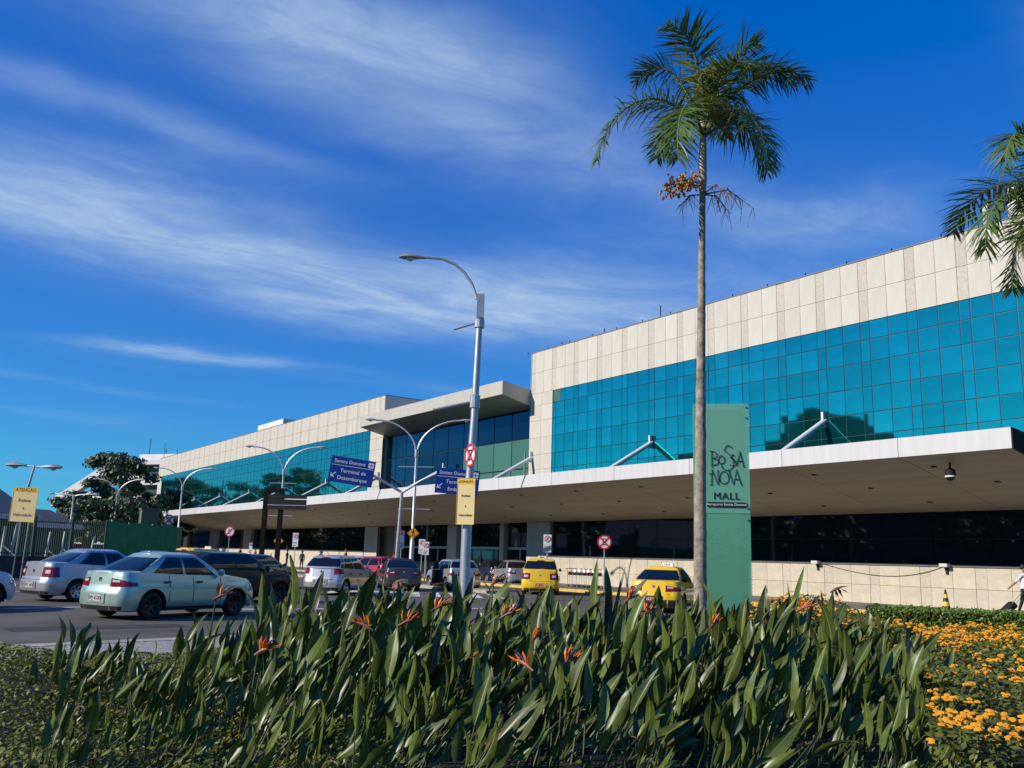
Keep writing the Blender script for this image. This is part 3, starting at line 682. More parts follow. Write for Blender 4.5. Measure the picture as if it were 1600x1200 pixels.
MB().tube([(0, 0, 0), (.55, 0, 4.2), (1.05, 0, 6.9)], [.12, .10, .07], 10).build('pole', M['galv'], gl, True)
cb = MB().tube([(.1, 0, 6.85), (2.0, 0, 6.75)], .05, 8).build('crossbar', M['galv'], gl)
for q_, a_ in (((.35, 0, 6.86), pi), ((1.65, 0, 6.76), 0)):
    hd_ = lamp_head(cb, q_, a_, 1.9); hd_.scale = (1.15, 1.2, 1.15)
# main lamp post in front
ML = thing('street_lamp', 'tall grey single-arm lamp post in front, carrying round and yellow signs', 'street lamp', (-0.86, 19.3, 0.13), 0)
MB().tube([(0, 0, 0), (.0, 0, 2.9), (.01, 0, 2.92), (.07, 0, 4.4), (.12, 0, 7.15)], [.112, .108, .086, .080, .065], 14).build('pole', M['galv'], ML, True)
MB().lathe([(.2, 0), (.2, .03), (.12, .05)], 14).build('base_plate', M['galv'], ML)
MB().lathe([(.078, 4.62), (.11, 4.63), (.11, 4.90), (.078, 4.92)], 12, c=(.075, 0, 0)).build('clamp', M['galv'], ML)
MB().box(.04, .20, -.09, .09, 6.62, 7.16).build('junction_box', M['galv'], ML)
MB().lathe([(.07, 6.40), (.11, 6.41), (.11, 6.58), (.07, 6.6)], 12, c=(.11, 0, 0)).build('clamp', M['galv'], ML)
MB().tube([(.05, 0, 6.52), (-.45, 0, 6.35)], .022, 8).build('bracket_arm', M['galv'], ML, True)
MB().tube([(.0, 0, 4.76), (-.82, 0, 4.56)], .03, 8).build('bracket_arm', M['galv'], ML, True)
p = [Vector((.02, 0, 7.05)), Vector((-.01, 0, 7.2)), Vector((-.10, 0, 7.42)), Vector((-.26, 0, 7.65)), Vector((-.48, 0, 7.84)), Vector((-.76, 0, 7.96)), Vector((-1.08, 0, 7.98)), Vector((-1.20, 0, 7.97))]
am = MB().tube(p, .032, 8).build('arm', M['galv'], ML, True)
lamp_head(am, p[-1], pi, .85)

# ================================================================== signs
def disc(parent, c, r, face=-1, both=True, cross=True, letter='E'):
    c = Vector(c)
    d = MB().lathe([(r, 0.0), (r, .016)], 24, 'y', c + Vector((0, -.008, 0))).build('sign_disc', M['sign_white'], parent)
    MB().lathe([(r * .80, 0), (r, 0), (r, -.005), (r * .80, -.005), (r * .80, 0)], 24, 'y', c + Vector((0, -.0105, 0)), cap=False).build('red_ring', M['sign_red'], d)
    lettering('letter', letter, r * 1.35, M['ink'], d, c + Vector((0, -.013, -.02 * r)))
    s = MB()
    for a in ((pi / 4,), (pi / 4, -pi / 4))[cross]:
        u = Vector((cos(a), 0, sin(a))); v = Vector((-sin(a), 0, cos(a)))
        s.poly([c + u * r * .82 + v * r * .09 + Vector((0, -.017, 0)), c - u * r * .82 + v * r * .09 + Vector((0, -.017, 0)), c - u * r * .82 - v * r * .09 + Vector((0, -.017, 0)), c + u * r * .82 - v * r * .09 + Vector((0, -.017, 0))], (0, -.003 - .003 * (a < 0), 0))
    s.build('red_bar', M['sign_red'], d, fix=True)
    MB().lathe([(r, 0), (r, .003)], 24, 'y', c + Vector((0, .0085, 0))).build('sign_back', M['sign_back'], d)
    return d
def plate(parent, x0, x1, z0, z1, y, m, name='sign_plate', t=.012):
    return MB().box(x0, x1, y, y + t, z0, z1).build(name, M[m], parent)
ms = thing('no_stopping_sign', 'round red-ringed no-stopping sign clamped to the front lamp post', 'sign', (-0.83, 19.17, 3.72), radians(-60))
disc(ms, (0, 0, 0), .25); MB().box(-.03, .03, .012, .06, -.08, .08).build('clamp', M['galv'], ms)
def warning(name, label, loc, rz, w, h, posts, lean=0.0):
    t = thing(name, label, 'sign', loc, rz)
    if lean: t.rotation_euler = (0, lean, rz)
    b = plate(t, -w / 2, w / 2, 0, h, -.012, 'sign_cream')
    plate(t, -w / 2 + .01, w / 2 - .01, h * .87, h - .012, -.017, 'sign_yellow', 'header', .004)
    e = MB(); q = w * .018
    for (x0, x1, z0, z1) in ((-w / 2, w / 2, 0, q), (-w / 2, w / 2, h - q, h), (-w / 2, -w / 2 + q, q, h - q), (w / 2 - q, w / 2, q, h - q)): e.box(x0, x1, -.022, -.013, z0, z1)
    e.build('border', M['sign_yellow'], t)
    lettering('heading', 'ATENÇÃO', w * .175, M['ink_brown'], t, (0, -.020, h * .925))
    for s, z in (('Reduza', .62), ('a', .40), ('Velocidade', .20)): lettering('wording', s, w * .17, M['ink'], t, (0, -.015, h * z))
    for x, zb in posts: MB().tube([(x, .03, zb), (x, .03, h * .85)], .03, 8).build('post', M['galv'], t, True)
    return t
warning('warning_sign', 'cream and yellow warning sign strapped to the front lamp post', (-0.89, 19.12, 2.27), radians(-18), .40, .96, ())
t = warning('warning_sign', 'cream and yellow warning sign on two posts before the left railings', (-22.7, 43.0, 2.62), radians(-4), 1.22, 1.60, ((-.05, -2.6), (.35, -2.6)), lean=radians(1.5))
# blue direction signs on a Y-shaped mast
YM = thing('sign_mast', 'grey Y-shaped mast holding the two blue direction signs', 'mast', (-5.75, 48.0, 0))
MB().tube([(0, 0, 0), (.14, 0, 4.9)], [.11, .09], 10).build('pole', M['galv'], YM, True)
for q in ((-2.0, -.3, 6.0), (2.3, -.3, 6.05)):
    MB().tube([(.14, 0, 4.85), (q[0] * .5, q[1] * .5, 4.9 + (q[2] - 4.9) * .52), q], .07, 8).build('arm', M['galv'], YM, True)
def blue(label, loc, w, h, words, tilt, rz):
    t = thing('direction_sign', label, 'sign', loc, rz); t.rotation_euler = (0, tilt, rz)
    plate(t, -w / 2, w / 2, -h / 2, h / 2, 0, 'sign_blue', t=.04)
    plate(t, -w / 2 + .06, w / 2 - .06, h * .16, h * .16 + .02, -.004, 'sign_white', 'rule', .003)
    lettering('heading', 'Santos Dumont', .25, M['sign_white'], t, (-.16, -.004, h * .32))
    lettering('wording', words[0], .27, M['sign_white'], t, (.08, -.004, -.04)); lettering('wording', words[1], .27, M['sign_white'], t, (.08, -.004, -.40))
    sq = plate(t, w / 2 - .34, w / 2 - .08, h * .32 - .13, h * .32 + .13, -.004, 'sign_white', 'airport_mark', .003)
    g = MB()
    for a in (0, pi / 4 * 0): g.box(w / 2 - .23, w / 2 - .19, -.006, -.0045, h * .32 - .10, h * .32 + .10)
    g.box(w / 2 - .31, w / 2 - .235, -.006, -.0045, h * .32 - .02, h * .32 + .02); g.box(w / 2 - .185, w / 2 - .11, -.006, -.0045, h * .32 - .02, h * .32 + .02)
    g.build('aircraft', M['sign_blue'], t)
    x, z = -w / 2 + .22, -.28
    g = MB(); g.poly([(x - .12, -.004, z - .12), (x + .07, -.004, z - .12), (x + .07, -.004, z - .08), (x - .05, -.004, z - .08), (x + .14, -.004, z + .11), (x + .11, -.004, z + .14), (x - .08, -.004, z - .05), (x - .08, -.004, z + .07), (x - .12, -.004, z + .07)], (0, -.003, 0))
    g.build('arrow', M['sign_white'], t, fix=True)
    return t
blue('blue direction sign for the arrivals terminal, left arm of the mast', (-8.0, 46.2, 5.72), 2.25, 1.32, ('Terminal de', 'Desembarque'), radians(7.0), radians(3))
blue('blue direction sign for the departures terminal, partly behind the front lamp post', (-2.62, 46.2, 5.35), 2.2, 1.28, ('Terminal de', 'Embarque'), radians(3.5), radians(3))
# black overhead frame with dark message board
gf = thing('message_gantry', 'black steel sign frame with two posts and a dark message board', 'sign', (-15.6, 60.0, 0), radians(-6))
for x in (-.3, .75): MB().box(x - .14, x + .14, -.12, .12, 0, 5.7).build('post', M['black_metal'], gf)
MB().box(-.16, .61, -.11, .11, 5.4, 5.68).build('crossbeam', M['black_metal'], gf)
for z0, z1 in ((5.02, 5.28), (4.62, 4.97), (4.30, 4.57)): MB().box(-.1, 2.5, -.19, -.13, z0, z1).build('message_board', M['dark_grey'], gf)
MB().box(-.1, 2.5, -.20, -.125, 4.575, 4.615).build('board_trim', M['galv'], gf)
# small round and rectangular traffic signs on posts
def round_sign(label, loc, h, r, rz=0.0, dark=False, cross=True):
    t = thing('traffic_sign', label, 'sign', (*loc, 0), rz)
    MB().tube([(0, .03, 0), (0, .03, h)], .032, 8).build('post', M['galv'], t, True)
    d = disc(t, (0, 0, h), r, cross=cross); return t
round_sign('round no-stopping sign by the end of the green hoarding', (-22.1, 60.0), 3.42, .36, radians(20))
round_sign('small round no-parking sign before the first pillar of the left wing', (-22.6, 75.0), 3.1, .42, radians(-5), cross=False)
round_sign('round no-stopping sign before the strip window beside the front palm', tuple(W(35.2, 6.9).xy), 2.55, .36, radians(-5))
def rect_sign(label, loc, h, w, hh, rz=0.0):
    t = thing('traffic_sign', label, 'sign', (*loc, 0), rz)
    MB().tube([(0, .03, 0), (0, .03, h)], .032, 8).build('post', M['galv'], t, True)
    plate(t, -w / 2, w / 2, h - hh, h, -.012, 'sign_white')
    disc(t, (0, -.022, h - w * .52), w * .40, cross=False)
    for k in range(3): plate(t, -w * .36, w * (.36 - .1 * k), h - hh * (.68 + .1 * k) - .03, h - hh * (.68 + .1 * k), -.016, 'ink', 'text_line', .003)
    return t
rect_sign('white no-parking sign on a post beside the luggage trolleys', tuple(W(40.2, 6.7).xy), 2.95, .44, .95, radians(-5))
rect_sign('white no-parking sign standing before the right entrance doors', tuple(W(53.8, 6.9).xy), 2.7, .42, .95, radians(-5))
rect_sign('white no-parking sign beside the lamp with the orange diamond', (-4.6, 52.3), 2.4, .36, .72, radians(-5))
rect_sign('grey-white parking sign left of the entrance doors', (-6.3, 55.0), 3.05, .30, 1.05, radians(20))
rect_sign('white parking sign in front of the left wing strip window', (-15.6, 68.0), 3.0, .42, 1.0, radians(-5))
rect_sign('slim white sign beside the black sign frame', (-19.4, 70.0), 2.2, .24, .8, radians(-5))
def diamond(label, loc, s, rz=0.0):
    t = thing('crossing_sign', label, 'sign', loc, rz)
    MB().poly([(0, 0, -s), (s, 0, 0), (0, 0, s), (-s, 0, 0)], (0, .012, 0)).build('sign_plate', M['sign_orange'], t, fix=True)
    k = s * .9; b = MB()
    for i in range(4):
        a = [(0, 0, -k), (k, 0, 0), (0, 0, k), (-k, 0, 0)]; p0, p1 = Vector(a[i]), Vector(a[(i + 1) % 4]); q0, q1 = p0 * .93, p1 * .93
        b.hexa([p0 + Vector((0, -.006, 0)), p1 + Vector((0, -.006, 0)), q1 + Vector((0, -.006, 0)), q0 + Vector((0, -.006, 0)), p0 + Vector((0, -.002, 0)), p1 + Vector((0, -.002, 0)), q1 + Vector((0, -.002, 0)), q0 + Vector((0, -.002, 0))])
    b.build('border', M['ink'], t, fix=True)
    f = MB(); Z = lambda pts: [(x * s, -.003, z * s) for x, z in pts]
    f.poly(Z([(-.10, .12), (.10, .12), (.14, .34), (.02, .40), (-.12, .34)]), (0, -.004, 0)); f.poly(Z([(-.10, .12), (.02, .12), (-.16, -.3), (-.26, -.3)]), (0, -.004, 0)); f.poly(Z([(-.02, .12), (.10, .12), (.26, -.3), (.16, -.3)]), (0, -.004, 0))
    f.poly(Z([(-.10, .34), (-.30, .12), (-.25, .08), (-.08, .24)]), (0, -.004, 0)); f.poly(Z([(.12, .32), (.30, .16), (.26, .10), (.10, .22)]), (0, -.004, 0))
    f.lathe([(.09 * s, 0), (.09 * s, .004)], 10, 'y', (.02 * s, -.007, .52 * s))
    f.build('pedestrian', M['ink'], t, fix=True)
    g = MB()
    for i in range(4): g.poly(Z([(-.45 + .24 * i, -.36), (-.33 + .24 * i, -.36), (-.30 + .2 * i, -.52), (-.40 + .2 * i, -.52)]), (0, -.004, 0))
    g.build('stripes', M['ink'], t, fix=True)
    return t
diamond('orange diamond crossing sign on the lamp before the centre doors', (-5.1, 49.82, 2.80), .33)
diamond('orange diamond crossing sign on the lamp beside the black frame', (-16.05, 64.8, 2.35), .36)
# ================================================================== cars
def smoothstep(t): t = max(0, min(1, t)); return t * t * (3 - 2 * t)
def interp(tab, x):
    if x <= tab[0][0]: return tab[0][1]
    for (a, b), (c, d) in zip(tab[:-1], tab[1:]):
        if x <= c: return b + (d - b) * smoothstep((x - a) / (c - a)) if c > a else d
    return tab[-1][1]
def lerpt(tab, x):
    if x <= tab[0][0]: return tab[0][1]
    for (a, b), (c, d) in zip(tab[:-1], tab[1:]):
        if x <= c: return b + (d - b) * (x - a) / (c - a) if c > a else d
    return tab[-1][1]
STY = {   # heights and x stations relative to the axles' mid point
 'sedan': dict(L=4.20, W=1.70, H=1.46, wb=2.50, fo=.80, hood=.74, cowl=.96, belt=.97, tail=1.02, xc=1.04, xtF=.20, xtR=-.92, xd=-1.68, tw=.55, lid=True),
 'hatch': dict(L=3.90, W=1.70, H=1.50, wb=2.48, fo=.78, hood=.76, cowl=.98, belt=1.00, tail=1.05, xc=.98, xtF=.26, xtR=-1.42, xd=-1.80, tw=.57, lid=False),
 'minivan': dict(L=4.36, W=1.76, H=1.66, wb=2.62, fo=.85, hood=.86, cowl=1.06, belt=1.06, tail=1.10, xc=1.16, xtF=.34, xtR=-1.78, xd=-2.06, tw=.62, lid=False),
 'wagon': dict(L=4.05, W=1.68, H=1.54, wb=2.48, fo=.80, hood=.80, cowl=1.00, belt=1.00, tail=1.04, xc=1.02, xtF=.26, xtR=-1.46, xd=-1.86, tw=.56, lid=False),
}
class Car:
    def __init__(s, style, **kw):
        d = dict(STY[style]); d.update(kw); s.d = d
        for k, v in d.items(): setattr(s, k, v)
        s.xf = s.wb / 2 + s.fo; s.xb = s.xf - s.L; s.hw = s.W / 2; s.rw = .30; s.Ra = .365
        s.top = [(s.xb, s.tail - .03), (s.xb + .12, s.tail), (s.xd, s.tail + .005), (-.2, s.belt), (s.xc - .12, s.cowl - .01), (s.xc, s.cowl), (s.xc + (s.xf - s.xc) * .55, (s.cowl * .55 + s.hood * .45) + .02), (s.xf, s.hood)]
        # plan outline, front centre -> rear centre (left side, +y)
        P = []; rx, ry = .50, .42
        for k in range(7): y = (s.hw - ry) * k / 6; P.append((s.xf - .07 * (y / s.hw) ** 2, y))
        x0 = P[-1][0]
        for k in range(1, 9): t = pi / 2 * k / 8; P.append((x0 - rx * (1 - cos(t)), s.hw - ry + ry * sin(t)))
        rx2, ry2 = .30, .30; xr = s.xb + .05
        xs = set()
        for xa in (s.wb / 2, -s.wb / 2):
            for k in range(15): xs.add(round(xa + s.Ra * cos(pi * k / 14), 4))
        xx = P[-1][0] - .08
        while xx > xr + rx2 + .04: xs.add(round(xx, 4)); xx -= .16
        lo, hi = xr + rx2 + .02, P[-1][0] - .02
        for x in sorted((v for v in xs if lo < v < hi), reverse=True): P.append((x, s.hw))
        for k in range(0, 8): t = pi / 2 * k / 7; P.append((xr + rx2 - rx2 * sin(t), s.hw - ry2 + ry2 * cos(t)))
        for k in range(1, 7): y = (s.hw - ry2) * (1 - k / 6); P.append((s.xb + .05 * (y / s.hw) ** 2, y))
        s.P = P; s.n = len(P); s.N = []
        for i in range(s.n):
            a = Vector(P[max(i - 1, 0)]); b = Vector(P[min(i + 1, s.n - 1)]); t = (b - a).normalized(); nn = Vector((-t.y, t.x)) * 1
            if i == 0: nn = Vector((1, 0))
            if i == s.n - 1: nn = Vector((-1, 0))
            if nn.dot(Vector((P[i][0] * .05, P[i][1] + .001))) < 0 and 0 < i < s.n - 1: nn = -nn
            s.N.append(nn)
    def zbot(s, x, y):
        z = .20
        if y > s.hw * .72:
            for xa in (s.wb / 2, -s.wb / 2):
                d = s.Ra ** 2 - (x - xa) ** 2
                if d >= 0: z = max(z, s.rw + .01 + sqrt(d))
        return z
    def plan(s, p):
        p = max(0, min(s.n - 1.0001, p)); i = int(p); f = p - i
        q = Vector(s.P[i]).lerp(Vector(s.P[i + 1]), f); n = s.N[i].lerp(s.N[i + 1], f).normalized(); return q, n
    def surf(s, p, z, off=0.0):
        q, n = s.plan(p); wr = max(0, -n.x) ** 2; wf = max(0, n.x) ** 2; ws = n.y ** 2
        zt = lerpt(s.top, q.x)
        ins = ws * (.055 * max(0, (.36 - z) / .16) + .085 * max(0, (z - .58) / max(.1, zt - .58)) ** 1.6 - .012 * math.exp(-((z - .70) / .05) ** 2))
        ins += wr * (.05 * max(0, (.34 - z) / .14) + (.05 * smoothstep((z - .60) / .03) if not s.d.get('noledge') else .02 * smoothstep((z - .6) / .1)) + .07 * max(0, (z - .66) / .4))
        ins += wf * (.06 * max(0, (.34 - z) / .14) + .16 * max(0, (z - .52) / .3) ** 1.3)
        ins -= off
        return Vector((q.x - n.x * ins, q.y - n.y * ins, z))
    def ps(s, x):       # side index at x
        best = min((abs(P[0] - x), i) for i, P in enumerate(s.P) if P[1] > s.hw - .003)[1]
        P = s.P
        for j in (best, best - 1):
            if 0 <= j < s.n - 1 and P[j][0] >= x >= P[j + 1][0] and P[j][0] > P[j + 1][0]: return j + (P[j][0] - x) / (P[j][0] - P[j + 1][0])
        return best
    def pr(s, y):       # rear index at y
        for j in range(s.n - 2, s.n // 2, -1):
            if s.P[j][1] >= y >= s.P[j + 1][1]: return j + (s.P[j][1] - y) / max(1e-6, s.P[j][1] - s.P[j + 1][1])
        return s.n - 1.001
    def pf(s, y):
        for j in range(0, s.n // 2):
            if s.P[j][1] <= y <= s.P[j + 1][1] + 1e-9: return j + (y - s.P[j][1]) / max(1e-6, s.P[j + 1][1] - s.P[j][1])
        return 0
    def body(s):
        mb = MB(); rows = 10; cap = (.84, .66, .4, .0); nr = rows + 1 + len(cap)
        idx = {}
        for side in (1, -1):
            for i in range(s.n):
                x, y = s.P[i]; zb = s.zbot(x, y); zt = lerpt(s.top, s.surf(i, .9).x)
                col = []
                for k in range(rows + 1):
                    z = zb + (zt - zb) * k / rows; v = s.surf(i, z); col.append((v.x, v.y * side, v.z))
                tx, ty, tz = col[-1]
                for c in cap:
                    zz = lerpt(s.top, tx); col.append((tx, ty * c, zz + .035 * (1 - c * c) * min(1, (abs(ty) / s.hw) ** 1.0 * 1.2)))
                for k, v in enumerate(col): idx[(side, i, k)] = len(mb.v); mb.v.append(v)
            for i in range(s.n - 1):
                for k in range(nr - 1):
                    q = (idx[(side, i, k)], idx[(side, i + 1, k)], idx[(side, i + 1, k + 1)], idx[(side, i, k + 1)])
                    mb.f.append(q if side < 0 else q[::-1]); mb.m.append(0)
        return mb
    # greenhouse
    def rings(s):
        B, Tp = [], []; hb = s.hw - .085; ht = s.tw if s.tw else .56
        for k in range(5): f = k / 4; B.append((s.xc - .16 * f * f, hb * .94 * f)); Tp.append((s.xtF - .09 * f * f, ht * .96 * f))
        xb0, xb1 = s.xc - .20, s.xd + .10; t0, t1 = s.xtF - .13, s.xtR + .06
        for k in range(11):
            f = k / 10; B.append((xb0 + (xb1 - xb0) * f, hb * (1 - .03 * abs(2 * f - 1) ** 3))); Tp.append((t0 + (t1 - t0) * f, ht * (1.0 + .02 * (1 - abs(2 * f - 1)))))
        for k in range(5): f = 1 - k / 4; B.append((s.xd + .05 * f * f, hb * .93 * f)); Tp.append((s.xtR + .03 * f * f, ht * .96 * f))
        return B, Tp
    def green(s, q, t, off=0.0):
        B, Tp = s._rg; q = max(0, min(len(B) - 1.0001, q)); i = int(q); f = q - i
        b = Vector(B[i]).lerp(Vector(B[i + 1]), f); a = Vector(Tp[i]).lerp(Vector(Tp[i + 1]), f)
        zb = lerpt(s.top, b.x) - .015; zr = s.H - .055 - (.02 if q < 4 or q > 15 else 0)
        tt = t; out = Vector((0, 0))
        p = b.lerp(a, tt); bul = .035 * sin(pi * min(1, tt)) + off
        if q <= 4.5: n = Vector((1, .15 * q / 4))
        elif q >= 15.5: n = Vector((-1, .15 * (20 - q) / 4))
        else: n = Vector((0, 1))
        n.normalize()
        return Vector((p.x + n.x * bul, p.y + n.y * bul, zb + (zr - zb) * tt + off * .5))
    def house(s):
        s._rg = s.rings(); mb = MB(); T_ = [0, .25, .5, .75, 1.0]; cap = (.90, .7, .4, 0); nq = len(s._rg[0]); idx = {}
        for side in (1, -1):
            for i in range(nq):
                col = [s.green(i, t) for t in T_]; e = col[-1]
                for c in cap:
                    fx = s.xtF + (s.xtR - s.xtF) * .5; x = fx + (e.x - fx) * (1 if 0 else (.97 if c > .8 else .94))
                    edge = 1 - max(0, abs(e.x - fx) / max(.1, abs(s.xtF - s.xtR) / 2) - .8) * .8
                    col.append(Vector((x, e.y * c, e.z + .055 * (1 - c * c) * edge + (.02 if c < .95 else 0))))
                for k, v in enumerate(col): idx[(side, i, k)] = len(mb.v); mb.v.append((v.x, v.y * side, v.z))
            nr = len(T_) + len(cap)
            for i in range(nq - 1):
                for k in range(nr - 1):
                    q = (idx[(side, i, k)], idx[(side, i + 1, k)], idx[(side, i + 1, k + 1)], idx[(side, i, k + 1)])
                    mb.f.append(q if side < 0 else q[::-1]); mb.m.append(0)
        return mb
    def gpatch(s, q0, q1, t0, t1, nq, ntt, side, off=.006, mirror=False):
        mb = MB(); g = []
        for i in range(nq + 1):
            for j in range(ntt + 1): v = s.green(q0 + (q1 - q0) * i / nq, t0 + (t1 - t0) * j / ntt, off); g.append((v.x, v.y * side, v.z))
        for i in range(nq):
            for j in range(ntt):
                a = i * (ntt + 1) + j; q = (a, a + ntt + 1, a + ntt + 2, a + 1); mb.f.append(q if side < 0 else q[::-1]); mb.m.append(0)
        mb.v = g
        return mb
    def gfull(s, front, t0, t1, off=.006):      # windshield / rear window across both sides
        mb = MB(); qs = [4 - .35, 3, 2, 1, 0] if front else [15 + .45 + .0, 16, 17, 18, 19]
        line_ = [(q, 1) for q in qs] + [(q, -1) for q in reversed(qs[:-1])]
        for q, sd_ in line_:
            for j in range(4): v = s.green(q, t0 + (t1 - t0) * j / 3, off); mb.v.append((v.x, v.y * sd_, v.z))
        for i in range(len(line_) - 1):
            for j in range(3): a = i * 4 + j; mb.f.append((a, a + 4, a + 5, a + 1)); mb.m.append(0)
        return mb
    def patch(s, p0, p1, z0, z1, side, off=.008, n=6, m=3, taper=None):
        mb = MB()
        for i in range(n + 1):
            f = i / n; a, b = (z0, z1) if taper is None else (z0 + taper[0] * f, z1 + taper[1] * f)
            for j in range(m + 1): v = s.surf(p0 + (p1 - p0) * f, a + (b - a) * j / m, off); mb.v.append((v.x, v.y * side, v.z))
        for i in range(n):
            for j in range(m):
                a = i * (m + 1) + j; q = (a, a + m + 1, a + m + 2, a + 1); mb.f.append(q if side < 0 else q[::-1]); mb.m.append(0)
        return mb
WHEELS = {}
def wheel_meshes(rimmat):
    if rimmat in WHEELS: return WHEELS[rimmat]
    ty = MB().lathe([(.19, -.09), (.28, -.095), (.30, -.06), (.30, .06), (.28, .095), (.19, .09)], 22, 'y', cap=False).mesh('tyre', M['tyre'], True)
    rm = MB().lathe([(.0, .055), (.05, .06), (.06, .045)], 12, 'y'); rm.lathe([(.165, .08), (.195, .095), (.20, .09), (.19, -.05)], 22, 'y', cap=False)
    for k in range(6):
        a = 2 * pi * k / 6; u = Vector((cos(a), 0, sin(a))); v = Vector((-sin(a), 0, cos(a)))
        rm.poly([u * .04 + v * .03 + Vector((0, .05, 0)), u * .175 + v * .045 + Vector((0, .075, 0)), u * .175 - v * .045 + Vector((0, .075, 0)), u * .04 - v * .03 + Vector((0, .05, 0))], (0, -.03, 0))
    rm = rm.mesh('rim', M[rimmat], True)
    dk = MB().lathe([(.0, .02), (.19, .02)], 16, 'y').mesh('brake_disc', M['trim'])
    WHEELS[rimmat] = (ty, rm, dk); return WHEELS[rimmat]
CARPARTS = {}
def make_car(name, label, style, color, loc, deg, rim='rim', plate_txt=None, plate_m='plate', lights='side', glass='car_glass', detail=True, group=None, scale=1.0, dark_bumper=False, door_open=False, taxi=False, **kw):
    t = thing(name, label, 'taxi' if taxi else 'car', (*loc, -.01), radians(deg), group); t.scale = (scale,) * 3
    key = (style, tuple(sorted(kw.items()))); c = Car(style, **kw)
    pm = M[color]
    bd = c.body().build('body', pm, t, True, ang=.9)
    gh = c.house().build('roof', pm, t, True, ang=.75)
    MB().box(c.xb + .35, c.xf - .35, -c.hw + .2, c.hw - .2, .17, .62).build('underbody', M['trim'], t)
    G_ = M[glass]
    c.gfull(True, .06, .93).build('windscreen', G_, t, True)
    c.gfull(False, .12 if c.lid else .16, .90).build('rear_window', G_, t, True)
    for sd_ in (1, -1):
        c.gpatch(5.9, 9.75, .05, .90, 6, 3, sd_).build('side_window', G_, t, True)
        c.gpatch(10.1, 13.6, .05, .90, 6, 3, sd_).build('side_window', G_, t, True)
        if detail and not c.lid: c.gpatch(13.9, 14.8, .06, .86, 2, 3, sd_).build('quarter_window', G_, t, True)
        # lights
        if lights == 'side':
            c.patch(c.pr(c.hw - .46), c.ps(c.xb + .44), .70, .90, sd_, n=12, taper=(.03, -.10)).build('tail_light', M['tail_red'], t, True)
            c.patch(c.pr(c.hw - .40), c.pr(c.hw - .20), .81, .865, sd_, off=.012, n=4, taper=(.0, -.02)).build('reverse_lens', M['tail_white'], t, True)
        elif lights == 'clear':
            c.patch(c.pr(c.hw - .40), c.ps(c.xb + .38), .70, .98, sd_, n=10).build('tail_light', M['tail_red'], t, True)
            c.patch(c.pr(c.hw - .30), c.pr(c.hw - .10), .80, .90, sd_, off=.012, n=4).build('reverse_lens', M['tail_white'], t, True)
        else:
            c.patch(c.pr(c.hw - .30), c.ps(c.xb + .40), .80, 1.02, sd_, n=10, taper=(.03, .0)).build('tail_light', M['tail_red'], t, True)
        c.patch(c.pf(c.hw - .46), c.ps(c.xf - .60) if False else c.pf(c.hw - .02), .60, .72, sd_, n=6, taper=(.02, .07)).build('headlight', M['head_glass'], t, True)
        # wheels
        for xa in (c.wb / 2, -c.wb / 2):
            ty, rm, dk = wheel_meshes(rim)
            w = put('wheel', dk, t, (xa, sd_ * (c.hw - .115), c.rw + .0)); 
            if sd_ < 0: w.rotation_euler = (0, 0, pi)
            put('tyre', ty, w); put('rim', rm, w)
        if detail:
            zt = lambda x: lerpt(c.top, x) - .03
            for x in (c.xc - .32, -.10, -c.wb / 2 + .26 if False else -.98):
                if x < -c.wb / 2 + .35: x = -c.wb / 2 + .44
                zb0 = .27
                p_ = c.ps(x); c.patch(p_, p_ + .10, zb0, zt(x), sd_, off=.003, n=1, m=6).build('door_seam', M['seam'], t)
            for x in (.06, -.86 if c.wb < 2.55 else -.92):
                v = c.surf(c.ps(x), .82, .02); MB().box(v.x - .085, v.x + .085, v.y - .022, v.y + .022, .80, .835).build('door_handle', M['trim'] if color not in ('car_white',) else pm, t, loc=None) if sd_ > 0 else MB().box(v.x - .085, v.x + .085, -v.y - .022, -v.y + .022, .80, .835).build('door_handle', M['trim'], t)
            c.patch(c.ps(c.wb / 2 - c.Ra - .05), c.ps(-c.wb / 2 + c.Ra + .05), .205, .27, sd_, off=.006, n=8, m=1).build('side_skirt', M['trim'], t)
            mv = c.green(5.5, .06, .0)
            MB().lathe([(.0, -.05), (.07, -.04), (.085, .02), (.06, .06), (.0, .07)], 8, 'x', (mv.x - .02, sd_ * (mv.y + .12), mv.z + .06)).build('mirror', pm if color != 'car_black' else M['trim'], t, True)
    mk = MB()
    for sd_ in (1, -1):
        p = c.patch(c.pr(c.hw - .1), c.n - 1.001, .205, .30, sd_, off=.006, n=6, m=2); mk.add(p.v, p.f)
    mk.build('bumper_strip', M['trim'], t)
    if detail:
        yb = c.hw - .52 if c.lid else c.hw - .32
        v = [c.surf(c.n - 1.001, z, .004) for z in (.62, .66)]
        MB().box(v[0].x - .004, v[0].x + .01, -c.hw * .6, c.hw * .6, .615, .628).build('boot_seam', M['seam'], t)
        zp = .47 if not kw.get('plate_high') else .78
        zp = c.d.get('plate_z', .46); v = c.surf(c.n - 1.001, zp, .01)
        rc = MB().box(v.x - .004, v.x + .02, -.31, .31, zp - .10, zp + .10).build('plate_recess', pm if not dark_bumper else M['trim'], t)
        pl = MB().box(v.x - .012, v.x + .01, -.20, .20, zp - .065, zp + .065).build('number_plate', M[plate_m], t)
        if plate_txt: lettering('plate_number', plate_txt, .115, M['ink'] if plate_m == 'plate' else M['sign_white'], pl, (v.x - .014, 0, zp), (pi / 2, 0, -pi / 2))
        zb_ = .86 if c.lid else .90; v = c.surf(c.n - 1.001, zb_, .006)
        MB().lathe([(.0, -.012), (.045, -.01), (.05, 0)], 12, 'x', (v.x, 0, zb_)).build('badge', M['chrome'], t, True)
